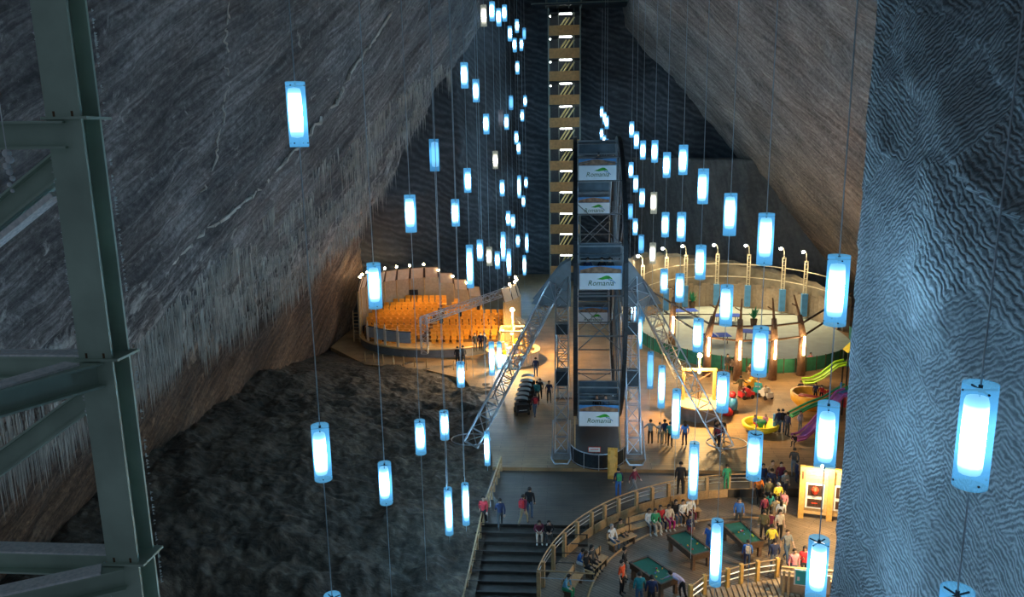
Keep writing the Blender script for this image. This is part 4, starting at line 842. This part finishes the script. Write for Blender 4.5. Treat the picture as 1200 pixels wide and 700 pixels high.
def ride(px, py, mat, rz, label):
    p = atz(px, py, 0); t = thing('ride_on_car', label, 'ride', (p.x, p.y, 0), rz)
    mb(mat).prism([(-.55, .2), (.6, .2), (.62, .5), (.3, .58), (.1, .85), (-.1, .85), (-.2, .55), (-.55, .6)], -.28, .28, lambda x, y, z: (x, z, y)).obj('body', t)
    for x in (-.35, .38):
        for y in (-.3, .3): mb('black').tube((x, y-.05, .17), (x, y+.05, .17), .17, 12).obj('wheel', t)
    mb('white').box((-.15, 0, .62), (.3, .4, .06)).obj('seat', t); mb('dark_steel').tube((.2, 0, .7), (.05, 0, .95), .02, 5).obj('steering_column', t)
ride(874, 467, 'play_red', .4, 'small red ride-on car on the plaza behind the drum stand'); ride(888, 461, 'teal', 1.2, 'small teal ride-on car near the court fence'); ride(897, 467, 'white', 2.0, 'small white ride-on car beside the teal one'); ride(881, 455, 'play_orange', .1, 'small orange ride-on car against the court fence')
# row of parked black and white carts
for k in range(6):
    q = atz(622-k*1.5, 457+k*5.6, 0); t = thing('pedal_cart', f'black cart with a pale striped hood, {CRN[k]} from the back of the parked row', 'cart', (q.x-.2, q.y, 0), math.radians(15), 'parked carts by the left outrigger')
    mb('black').prism([(-.55, .25), (.5, .25), (.6, .7), (.2, .8), (-.2, .6), (-.5, .95), (-.65, .9)], -.4, .4, lambda x, y, z: (z*1.1, x, y)).obj('body', t)
    mb('white').lathe([(.5, 0), (.5, .22)], 14, (0, .1, .95), 0, PI).obj('hood', t); mb('black').lathe([(.52, .06), (.52, .14)], 14, (0, .1, .95), 0, PI).obj('hood_stripe', t)
    for x in (-.45, .45):
        for y in (-.4, .4): mb('black').tube((x-.05, y, .22), (x+.05, y, .22), .22, 12).obj('wheel', t); 
    mb('white').box((0, -.56, .55), (.6, .05, .2)).obj('front_plate', t)

# ------------------------------------------------------------------ people
SKIN = ['skin_a', 'skin_b']
pm('skin_a', (.55, .36, .26), .6, 0, .05); pm('skin_b', (.45, .28, .19), .6, 0, .05); pm('eye_dark', (.02, .015, .01), .3)
COL = dict(black=(.012, .012, .015), navy=(.02, .03, .08), grey=(.2, .22, .23), white=(.72, .72, .7), red=(.55, .03, .04), maroon=(.16, .02, .05), teal=(.02, .22, .24), blue=(.04, .16, .5), olive=(.1, .09, .045),
           yellow=(.7, .55, .06), orange=(.75, .2, .03), pink=(.75, .28, .32), cream=(.6, .52, .42), magenta=(.5, .02, .2), green=(.03, .28, .14), lilac=(.36, .34, .5), khaki=(.36, .28, .16), brown=(.16, .09, .05),
           jeans=(.07, .12, .2), lightblue=(.16, .42, .6), tan=(.45, .3, .18), charcoal=(.05, .055, .06), vermilion=(.8, .09, .02))
for k, c in COL.items(): pm('cloth_'+k, c, .85, 0, .2, 9)
for k, c in dict(dark=(.02, .014, .01), brown=(.07, .035, .015), fair=(.3, .2, .1), grey=(.3, .29, .28)).items(): pm('hair_'+k, c, .7, 0, .3, 20)
pm('shoe', (.06, .055, .05), .6, 0, .4, 5); pm('shoe_white', (.6, .6, .58), .6, 0, .1)
def pose_joints(pose):
    """joint positions of a 1.72 m figure facing -Y"""
    J = dict(pel=(0, 0, .95), sp=(0, 0, 1.14), ch=(0, 0, 1.36), nk=(0, .0, 1.49), hb=(0, -.01, 1.555), hm=(0, -.015, 1.63), hc=(0, -.005, 1.70))
    for s, n in ((-1, 'l'), (1, 'r')):
        J.update({n+'sh': (s*.185, 0, 1.42), n+'el': (s*.25, .03, 1.14), n+'wr': (s*.25, -.06, .9), n+'hp': (s*.095, 0, .9), n+'kn': (s*.11, -.02, .5), n+'an': (s*.115, .02, .09), n+'to': (s*.135, -.17, .035)})
    if pose == 'walk':
        J.update(lkn=(-.1, -.2, .52), lan=(-.1, -.22, .1), lto=(-.11, -.4, .06), rkn=(.1, .08, .5), ran=(.1, .36, .14), rto=(.1, .2, .04), lel=(-.24, .16, 1.16), lwr=(-.22, .2, .92), rel=(.24, -.1, 1.16), rwr=(.21, -.28, .98))
    if pose == 'akimbo': J.update(lel=(-.42, .08, 1.2), lwr=(-.62, .0, 1.12), rel=(.42, .08, 1.22), rwr=(.62, -.03, 1.18))
    if pose == 'fold': J.update(lel=(-.27, -.06, 1.15), lwr=(-.02, -.22, 1.2), rel=(.27, -.06, 1.15), rwr=(.04, -.24, 1.13))
    if pose == 'phone': J.update(lel=(-.25, -.02, 1.14), lwr=(-.1, -.24, 1.25), rel=(.27, .02, 1.14))
    if pose == 'lean':
        J.update(pel=(0, .12, .93), sp=(0, -.04, 1.06), ch=(0, -.26, 1.15), nk=(0, -.38, 1.2), hb=(0, -.45, 1.24), hm=(0, -.5, 1.29), hc=(0, -.5, 1.37), lhp=(-.095, .12, .88), rhp=(.095, .12, .88), lsh=(-.18, -.28, 1.18), rsh=(.18, -.28, 1.18),
                 lel=(-.22, -.5, 1.0), lwr=(-.12, -.75, .93), rel=(.34, -.1, 1.2), rwr=(.3, -.12, .96), lkn=(-.12, -.04, .5), rkn=(.14, .18, .48), ran=(.15, .32, .09), rto=(.17, .14, .035))
    if pose in ('sit', 'sitfwd'):
        dz = -.43
        for k in ('pel', 'sp', 'ch', 'nk', 'hb', 'hm', 'hc', 'lsh', 'rsh'): x, y, z = J[k]; J[k] = (x, y+.42, z+dz)
        if pose == 'sitfwd':
            for k, f in (('sp', .05), ('ch', .14), ('lsh', .15), ('rsh', .15), ('nk', .2), ('hb', .24), ('hm', .26), ('hc', .27)): x, y, z = J[k]; J[k] = (x, y-f, z-f*.25)
        for s, n in ((-1, 'l'), (1, 'r')):
            sh = J[n+'sh']; J.update({n+'hp': (s*.095, .4, .5), n+'kn': (s*.13, -.02, .5), n+'an': (s*.12, .02, .09), n+'to': (s*.14, -.17, .035), n+'el': (s*.25, sh[1]-.08, .73), n+'wr': (s*.12, .12, .62)})
    return J
BONES = [('pel', 'sp', 1), ('sp', 'ch', 1), ('ch', 'nk', 1), ('nk', 'hb', 0), ('hb', 'hm', 0), ('hm', 'hc', 0)]
for n in 'lr': BONES += [('ch', n+'sh', 1), (n+'sh', n+'el', 1), (n+'el', n+'wr', 2), ('pel', n+'hp', 3), (n+'hp', n+'kn', 3), (n+'kn', n+'an', 3), (n+'an', n+'to', 4)]
RAD = dict(pel=(.155, .115), sp=(.14, .1), ch=(.165, .115), nk=(.06, .06), hb=(.068, .075), hm=(.083, .1), hc=(.055, .07), sh=(.075, .07), el=(.046, .046), wr=(.032, .03), hp=(.1, .1), kn=(.064, .066), an=(.045, .048), to=(.045, .03))
TPL = {}
def person_template(pose):
    if pose in TPL: return TPL[pose]
    J = pose_joints(pose); keys = list(J); ix = {k: i for i, k in enumerate(keys)}
    me = bpy.data.meshes.new('skel'); me.from_pydata([J[k] for k in keys], [(ix[a], ix[b]) for a, b, _ in BONES], []); me.update()
    ob = bpy.data.objects.new('skel', me); col.objects.link(ob); md = ob.modifiers.new('s', 'SKIN'); md.use_smooth_shade = True
    for k, v in ix.items(): r = RAD.get(k) or RAD[k[1:]]; me.skin_vertices[0].data[v].radius = r
    for d in me.skin_vertices[0].data: d.use_root = False
    me.skin_vertices[0].data[ix['pel']].use_root = True
    sb = ob.modifiers.new('u', 'SUBSURF'); sb.levels = 1
    dg = bpy.context.evaluated_depsgraph_get(); body = bpy.data.meshes.new_from_object(ob.evaluated_get(dg)); bpy.data.objects.remove(ob)
    bm = bmesh.new(); bm.from_mesh(body)
    segs = [(Vector(J[a]), Vector(J[b]), r) for a, b, r in BONES]
    def nearest(c):
        best = (9, 0)
        for a, b, r in segs:
            d = b-a; t = max(0, min(1, (c-a).dot(d)/d.length_squared)); q = (c-(a+d*t)).length
            if q < best[0]: best = (q, r)
        return best[1]
    for f in bm.faces: f.material_index = nearest(f.calc_center_median()); f.smooth = True
    # hands: palm, four fingers and a thumb; nose, ears, eyes
    x = MB()
    for n, s in (('l', -1), ('r', 1)):
        wv = Vector(J[n+'wr']); d = (wv-Vector(J[n+'el'])).normalized(); sd = d.cross(Vector((0, -1, .3))).normalized(); nr = sd.cross(d)
        x.box(wv+d*.045, (.075, .095, .03), mtx=Matrix((sd, d, nr)).transposed())
        for k in range(4):
            o = sd*(-.03+.02*k); l = (.055, .07, .075, .06)[k]; a = wv+d*.085+o; b = a+d*l*.55+nr*.008; x.tube(a, b, .009, 5, .008); x.tube(b, b+d*l*.4+nr*.025, .008, 5, .006)
        a = wv+d*.03-sd*.038; b = a+d*.03-sd*.03; x.tube(a, b, .011, 5, .009); x.tube(b, b+d*.032+nr*.01, .009, 5, .007)
    hm = Vector(J['hm']); fw_ = Vector((0, -1, 0)); x.tube(hm+Vector((0, -.085, .01)), hm+Vector((0, -.118, -.025)), .008, 5, .016)
    for s in (-1, 1): x.box(hm+Vector((s*.084, .01, -.005)), (.016, .035, .055))
    base = len(bm.faces); tm = x.mesh('h'); bm.from_mesh(tm); bm.faces.ensure_lookup_table()
    for i in range(base, len(bm.faces)): bm.faces[i].material_index = 0
    y = MB()
    for s in (-1, 1): y.box(hm+Vector((s*.033, -.095, .012)), (.022, .012, .01))
    y.box(hm+Vector((0, -.09, -.058)), (.045, .012, .008)); base = len(bm.faces); bm.from_mesh(y.mesh('e')); bm.faces.ensure_lookup_table()
    for i in range(base, len(bm.faces)): bm.faces[i].material_index = 5
    zmin = min(v.co.z for v in bm.verts)
    for v in bm.verts: v.co.z -= zmin
    out = bpy.data.meshes.new('person'); bm.to_mesh(out); bm.free()
    for k in ('skin_a', 'cloth_navy', 'cloth_navy', 'cloth_jeans', 'shoe', 'eye_dark'): out.materials.append(M[k])
    TPL[pose] = (out, Vector(J['hm'])-Vector((0, 0, zmin))); return TPL[pose]
def hair_mesh(kind):
    v = MB(); n = 10; R_ = .108
    for ring_ in range(1):
        prof = []
    P = []; m_ = 14
    lo = {'short': 105, 'long': 118, 'cap': 86}[kind]
    for i in range(n+1):
        th = math.radians(lo)*i/n
        for j in range(m_):
            ph = 2*PI*j/m_; front = max(0, -math.sin(ph)); cut = 1-.42*front if kind != 'cap' else 1
            t2 = th*cut; r = R_*math.sin(t2); z = R_*1.16*math.cos(t2); yy = r*1.12*math.sin(ph)
            P.append((r*.98*math.cos(ph), yy+.012, z+.01))
    F_ = [(i*m_+j, i*m_+(j+1) % m_, (i+1)*m_+(j+1) % m_, (i+1)*m_+j) for i in range(n) for j in range(m_)]
    v.add(P, F_)
    if kind == 'long': v.add([(-.085, .06, 0), (.085, .06, 0), (.07, .11, 0), (-.07, .11, 0), (-.1, .05, -.22), (.1, .05, -.22), (.08, .12, -.24), (-.08, .12, -.24)], [(0, 1, 5, 4), (1, 2, 6, 5), (2, 3, 7, 6), (3, 0, 4, 7), (4, 5, 6, 7)])
    if kind == 'cap': v.box((0, -.14, .015), (.13, .11, .014))
    me = v.mesh('hair'); me.shade_smooth(); me.materials.append(M['hair_dark']); return me
HAIR = {k: hair_mesh(k) for k in ('short', 'long', 'cap')}
def backpack_mesh():
    v = mb('cloth_red'); v.prism([(-.13, -.2), (.13, -.2), (.14, .12), (.09, .21), (-.09, .21), (-.14, .12)], 0, .15, lambda x, y, z: (x, z, y)); v.box((0, .165, -.06), (.19, .05, .16))
    for s in (-1, 1): v.path([(s*.08, .0, .18), (s*.11, -.12, .22), (s*.12, -.25, .1), (s*.11, -.1, -.15)], .018, 5)
    return v.mesh('backpack')
BP = backpack_mesh()
def person(px, py, z, pose, face, top, bot, where, sc_=1.0, hair='short', hc='dark', sleeve=True, shoe='shoe', pack=None, loc=None, noun='person', seat=0):
    me, hm = person_template(pose); p = Vector(loc) if loc is not None else atz(px, py, z)
    o = link('person', me); o.location = (p.x, p.y, z if loc is None else p.z); o.rotation_euler = (0, 0, math.radians(face)); o.scale = (sc_,)*3
    mats = [rnd.choice(SKIN), 'cloth_'+top, ('cloth_'+top) if sleeve else None, 'cloth_'+bot, shoe, 'eye_dark']; mats[2] = mats[2] or mats[0]
    for s_, m_ in zip(o.material_slots, mats): s_.link = 'OBJECT'; s_.material = M[m_]
    h = link('hair', HAIR[hair], o); h.location = hm+Vector((0, .005, .012)); h.material_slots[0].link = 'OBJECT'; h.material_slots[0].material = M[('hair_'+hc) if hair != 'cap' else 'cloth_'+hc]
    if hair == 'cap': h.name = 'cap'
    if pack: b = link('backpack', BP, o); b.location = (0, .1, 1.25); b.material_slots[0].link = 'OBJECT'; b.material_slots[0].material = M['cloth_'+pack]
    verb = {'sit': 'sitting', 'sitfwd': 'sitting hunched', 'walk': 'walking', 'stand': 'standing', 'akimbo': 'with arms out', 'fold': 'with arms folded', 'phone': 'holding a phone', 'lean': 'leaning forward'}[pose]
    return tag(o, f'{noun} in {top} top and {bot} bottoms {verb} {where}', 'person')
S = person
# plaza, around the wheel
S(628, 442, 0, 'stand', 180, 'navy', 'jeans', 'beside the lit round kiosk'); S(633, 469, 0, 'walk', 0, 'black', 'black', 'behind the backpack pair'); S(629.5, 472, 0, 'walk', 170, 'teal', 'charcoal', 'by the left outrigger', pack='teal')
S(627, 488, 0, 'walk', 200, 'maroon', 'jeans', 'nearest the parked carts', pack='red'); S(643.5, 472, 0, 'stand', 10, 'navy', 'charcoal', 'next to the wheel support', sleeve=False)
S(557, 412, .8, 'stand', 30, 'black', 'charcoal', 'at the theatre front'); S(563.5, 411, .8, 'stand', -20, 'navy', 'black', 'at the theatre front'); S(568.5, 412, .8, 'stand', -40, 'charcoal', 'jeans', 'at the theatre front')
S(536.5, 428, 0, 'stand', 180, 'black', 'black', 'facing the theatre seats'); S(543, 428, 0, 'stand', 190, 'charcoal', 'black', 'facing the theatre seats', 1.05)
S(762, 521, 0, 'akimbo', 180, 'grey', 'black', 'on the open plaza'); S(773, 520, 0, 'stand', 170, 'cream', 'grey', 'by the drum stand', .85); S(778.5, 521, 0, 'stand', 200, 'navy', 'khaki', 'by the drum stand')
S(785, 524, 0, 'phone', 160, 'teal', 'black', 'by the drum stand'); S(802, 523, 0, 'stand', 190, 'blue', 'navy', 'behind the long tube lamp', hair='long'); S(842, 527, 0, 'walk', 20, 'maroon', 'black', 'by the outrigger foot')
S(846, 520, 0, 'stand', 150, 'black', 'charcoal', 'by the outrigger foot', hc='fair'); S(838, 522, 0, 'fold', 60, 'charcoal', 'black', 'by the outrigger foot', hair='long')
S(867, 466, 0, 'akimbo', 200, 'olive', 'brown', 'near the ride-on cars'); S(874, 465, .3, 'sit', 40, 'maroon', 'charcoal', 'on the red ride-on car', .6); S(898, 465, .3, 'sit', 0, 'cream', 'black', 'on the white ride-on car', .6)
S(878, 447, 0, 'stand', 20, 'brown', 'tan', 'at the court fence', .9); S(852, 438, 0, 'stand', 10, 'charcoal', 'brown', 'at the court fence', hair='long'); S(857, 437, 0, 'sitfwd', -20, 'tan', 'black', 'at the court fence')
S(937.5, 468, 0, 'walk', -10, 'charcoal', 'red', 'in front of the lime slide', .85, sleeve=False); S(911, 508, 0, 'stand', 200, 'navy', 'jeans', 'beside the yellow tub'); S(916, 508, 0, 'fold', 170, 'black', 'jeans', 'beside the yellow tub'); S(922, 512, 0, 'stand', 120, 'navy', 'charcoal', 'beside the yellow tub')
S(888, 503, .3, 'sit', 30, 'lilac', 'red', 'in the yellow tub', .7, hair='long'); S(895, 503, .3, 'sit', -30, 'pink', 'navy', 'in the yellow tub', .75, hair='long', hc='fair'); S(929, 524, 0, 'sitfwd', -40, 'black', 'charcoal', 'at the foot of the purple slide', .7)
S(937, 506, 0, 'stand', 30, 'lilac', 'grey', 'under the green slide', .85); S(949, 434, 0, 'stand', 0, 'pink', 'brown', 'at the court corner', .9); S(955, 470, .7, 'stand', 10, 'navy', 'black', 'inside the orange boat', .8); S(962, 470, .7, 'stand', -10, 'red', 'black', 'inside the orange boat', .7)
# boardwalk and steps
S(567, 617, -.2, 'walk', 0, 'red', 'black', 'at the boardwalk railing'); S(586.5, 620, -.2, 'walk', 190, 'navy', 'charcoal', 'on the dark boardwalk'); S(613.5, 615, -.2, 'walk', 150, 'maroon', 'khaki', 'on the dark boardwalk', pack='red'); S(621, 608, -.2, 'stand', 170, 'black', 'jeans', 'beside the red backpack', 1.05)
for px, tp, bt_, hr in ((632, 'maroon', 'cream', 'long'), (643.5, 'black', 'charcoal', 'short')):
    q = atz(px, 641, -.54); S(0, 0, 0, 'sitfwd', 5, tp, bt_, 'on the dark steps', hair=hr, shoe='shoe_white', loc=(q.x, 36.17, -.54))
S(724.5, 582, -.2, 'stand', 190, 'navy', 'blue', 'behind the curved railing', pack='green'); S(743, 580, -.2, 'walk', 60, 'maroon', 'grey', 'behind the curved railing')
S(797, 580, -.2, 'stand', 180, 'black', 'black', 'outside the railing by the long lamp', 1.15, hair='cap', hc='black'); S(851, 574, -.2, 'stand', 180, 'green', 'green', 'outside the railing by its far posts', .9)
# terrace sitters
S(723, 646, -.7, 'sit', 38, 'white', 'jeans', 'on a bench by the kerb', hc='grey'); S(733.5, 639, -.7, 'sit', 40, 'olive', 'charcoal', 'on a bench by the kerb')
for px, py, tp, bt_, hr, nm in ((764.5, 627, 'white', 'grey', 'short', 'at the empty bench end'), (771.5, 627, 'green', 'cream', 'long', 'on the crowded bench'), (777.5, 623, 'red', 'navy', 'short', 'on the crowded bench'), (787.5, 622, 'cream', 'magenta', 'long', 'on the crowded bench'),
    (795.5, 616, 'black', 'jeans', 'long', 'on the far bench'), (804, 616, 'white', 'black', 'short', 'on the far bench'), (812.5, 612, 'white', 'maroon', 'cap', 'on the far bench')):
    S(px, py, -.7, 'sit', 18, tp, bt_, nm, hair=hr, shoe='shoe_white', hc='dark' if hr != 'cap' else 'red')
S(687, 672, -.7, 'sitfwd', 62, 'blue', 'white', 'on the left bench'); S(696, 678, -.7, 'sit', 60, 'black', 'black', 'on the left bench', hair='long', hc='brown'); S(702, 671, -.7, 'sit', 55, 'charcoal', 'black', 'on the left bench', hair='long')
S(671, 703, -.7, 'sitfwd', 70, 'lightblue', 'green', 'on the lowest bench')
# players and onlookers
S(731.5, 681, -.7, 'stand', 70, 'black', 'charcoal', 'by the nearest billiard table'); S(728.5, 697, -.7, 'stand', 60, 'vermilion', 'black', 'by the nearest billiard table', sleeve=False); S(749, 712, -.7, 'stand', 185, 'teal', 'jeans', 'near the billiard table'); S(763, 716, -.7, 'stand', 180, 'navy', 'black', 'near the billiard table')
S(797, 703, -.7, 'lean', -95, 'lilac', 'black', 'over the billiard table', shoe='shoe_white'); S(808, 634, -.7, 'phone', 20, 'navy', 'maroon', 'behind the middle table', .85); S(830, 652, -.7, 'phone', -60, 'blue', 'blue', 'beside the middle table')
S(865, 619, -.7, 'stand', 0, 'blue', 'charcoal', 'behind the far billiard table', hair='long'); S(875, 667, -.7, 'stand', 175, 'blue', 'navy', 'at the end of the far billiard table', .88, pack='cream'); S(903, 652, -.7, 'walk', 190, 'yellow', 'charcoal', 'on the lit terrace floor', sleeve=False); S(906, 671, -.7, 'stand', 185, 'navy', 'grey', 'behind the terrace railing')
S(921, 659, -.7, 'walk', 20, 'grey', 'jeans', 'strolling on the lit terrace', sleeve=False, hc='brown'); S(894, 634, -.7, 'stand', 170, 'olive', 'black', 'among the terrace crowd'); S(902, 632, -.7, 'stand', 160, 'maroon', 'charcoal', 'among the terrace crowd', .9); S(912.5, 634, -.7, 'stand', 20, 'cream', 'black', 'among the terrace crowd', hair='long', sleeve=False)
S(929, 683, -.7, 'stand', 10, 'pink', 'jeans', 'behind the teal board'); S(941, 680, -.7, 'phone', -10, 'red', 'charcoal', 'behind the teal board', hair='long')
for px, py, ps, fc, tp, bt_, s_, hr in ((888, 591, 'walk', 10, 'orange', 'black', 1, 'short'), (914, 575, 'stand', 0, 'maroon', 'jeans', 1.02, 'short'), (919, 583, 'phone', 20, 'grey', 'navy', .95, 'long'), (903, 584, 'stand', 150, 'navy', 'charcoal', 1.05, 'short'), (900, 596, 'stand', 170, 'olive', 'black', 1.05, 'short'),
    (910.5, 599, 'fold', 10, 'yellow', 'black', .98, 'cap'), (918, 603, 'walk', -20, 'pink', 'cream', .8, 'long'), (901, 608, 'stand', 190, 'teal', 'charcoal', .9, 'long'), (894.5, 612, 'stand', 200, 'maroon', 'black', .9, 'short'), (904, 572, 'stand', 20, 'tan', 'khaki', 1.0, 'short'), (893, 576, 'stand', 0, 'navy', 'jeans', 1.0, 'short'), (908, 616, 'fold', 180, 'khaki', 'tan', .95, 'short'), (914, 618, 'stand', 170, 'white', 'brown', .9, 'long')):
    S(px, py, -.7, ps, fc, tp, bt_, 'in the poster-wall crowd', s_, hair=hr, hc='dark' if hr != 'cap' else 'grey')
S(929.5, 557, 0, 'walk', 170, 'charcoal', 'grey', 'behind the poster wall'); S(933, 566, -.2, 'stand', 90, 'navy', 'navy', 'at the poster wall corner', .8)
# riders
gl = [(0, [(-.7, 'navy'), (.1, 'black'), (.55, 'charcoal')]), (5, [(-.1, 'black'), (.45, 'jeans')]), (1, [(.1, 'black')])]
for gi, rs in gl:
    p = cp(GA[gi], WR-.35, 0)+Vector((WX, WY, -.9))
    for x, tp in rs: S(0, 0, 0, 'sit', 0, tp, 'charcoal', f'in the {["upper white-boarded", "topmost"][gi] if gi < 2 else "lowest front"} gondola', .95, loc=(p.x+x, p.y-.12, p.z-.8))

# ------------------------------------------------------------------ green steel frame beside the viewer
ct_ = atY(63, 0, 4.0); cx = (atY(63, 0, 4.0).x+atY(162, 640, 4.0).x)/2
SF = thing('steel_frame', 'green painted steel tower frame with salt-crusted edges beside the viewer', 'frame', (cx, 4.0, 14))
def sf(name, m): return m.obj(name, SF)
zl_ = lambda px, py: atY(px, py, 4.0).z-14
Z1, Z2, Z3 = zl_(100, 158), zl_(130, 432), zl_(150, 664)
cl = mb('green_steel'); cl.box((0, -.1, 4), (.19, .016, 14)); cl.box((0, .06, 4), (.19, .016, 14)); cl.box((0, -.02, 4), (.012, .15, 14)); sf('column', cl)
def ibeam(a, b, h_=.14, wd=.11):
    m = mb('green_steel'); a, b = Vector(a), Vector(b); u = Vector((0, 0, h_/2-.006)); m.beam(a+u, b+u, wd, .012); m.beam(a-u, b-u, wd, .012); m.beam(a, b, .01, h_-.02); return m
for i, zz_ in enumerate((Z1, Z2, Z3)):
    sf('joint_plate', mb('green_steel').box((.015, -.02, zz_+.085), (.25, .22, .014)))
    a = Vector((-.09, .05, zz_)); b = Vector((-2.6, .05, zz_)); sf('side_beam', ibeam(a, b))
    e = atz((0, 0, 0)[i], (152, 470, 760)[i], zz_+14)-Vector((cx, 4.0, 14)); e.z = zz_; d = (e-Vector((0, -.1, zz_))); 
    if i == 0: d = Vector((-2.4, -.9, 0))
    if i == 2: d = Vector((-1.6, -.9, 0))
    sf('front_beam', ibeam((0, -.1, zz_), Vector((0, -.1, zz_))+d*1.2))
    if i: sf('frost_crust', mb('frost').beam((-.1, .05, zz_+.075), (-2.6, .05, zz_+.075), .115, .012)); sf('frost_crust', mb('frost').beam(Vector((-.1, -.16, zz_+.076)), Vector((0, -.1, zz_+.076))+d*1.2, .115, .014))
    g1_ = Vector((-.05, -.02, zz_-.12)); g2 = Vector((-2.2, -.02, zz_-.12-1.45))
    sf('diagonal_brace', ibeam(g1_, g2, .15, .1)); 
    if i == 0: sf('frost_crust', mb('frost').beam(g1_+Vector((-.1, 0, -.19)), g2+Vector((-.1, 0, -.19)), .1, .03))
    for k in range(4): sf('bolt', mb('rust').tube((-.05+.1*(k % 2), -.1+.2*(k//2), zz_+.09), (-.05+.1*(k % 2), -.1+.2*(k//2), zz_+.12), .012, 6))
V = []; Fc = []
for k in range(1100):
    z = -2+9*g.rand(); sx = g.choice([-1, 1]); y = g.choice([-.1, .1]) if sx < 0 else .1
    if vn(np.array(z*3.), np.array(sx*5.+y*9), 9) < .3: continue
    x = sx*.095; r = .003+.005*g.rand(); b = len(V); l = .005+.014*g.rand()
    V += [(x, y-r, z-r), (x, y+r, z-r), (x, y, z+r), (x+sx*l, y+.004*(g.rand()-.5), z)]; Fc += [(b, b+1, b+3), (b+1, b+2, b+3), (b+2, b, b+3)]
me = bpy.data.meshes.new('salt_fringe'); me.from_pydata(V, [], Fc); me.materials.append(M['salt_white']); o = link('salt_fringe', me, SF); o['kind'] = 'stuff'
q = atY(8, 180, 3.6)-Vector((cx, 4, 14)); m = mb('salt_white')
for k in range(7): m.sphere((q.x+.012*math.sin(k*2.1), q.y, q.z-.03*k), .022-.002*k, 5)
m.tube((q.x, q.y, q.z+.35), (q.x, q.y, q.z), .003, 4); sf('salt_lump', m)
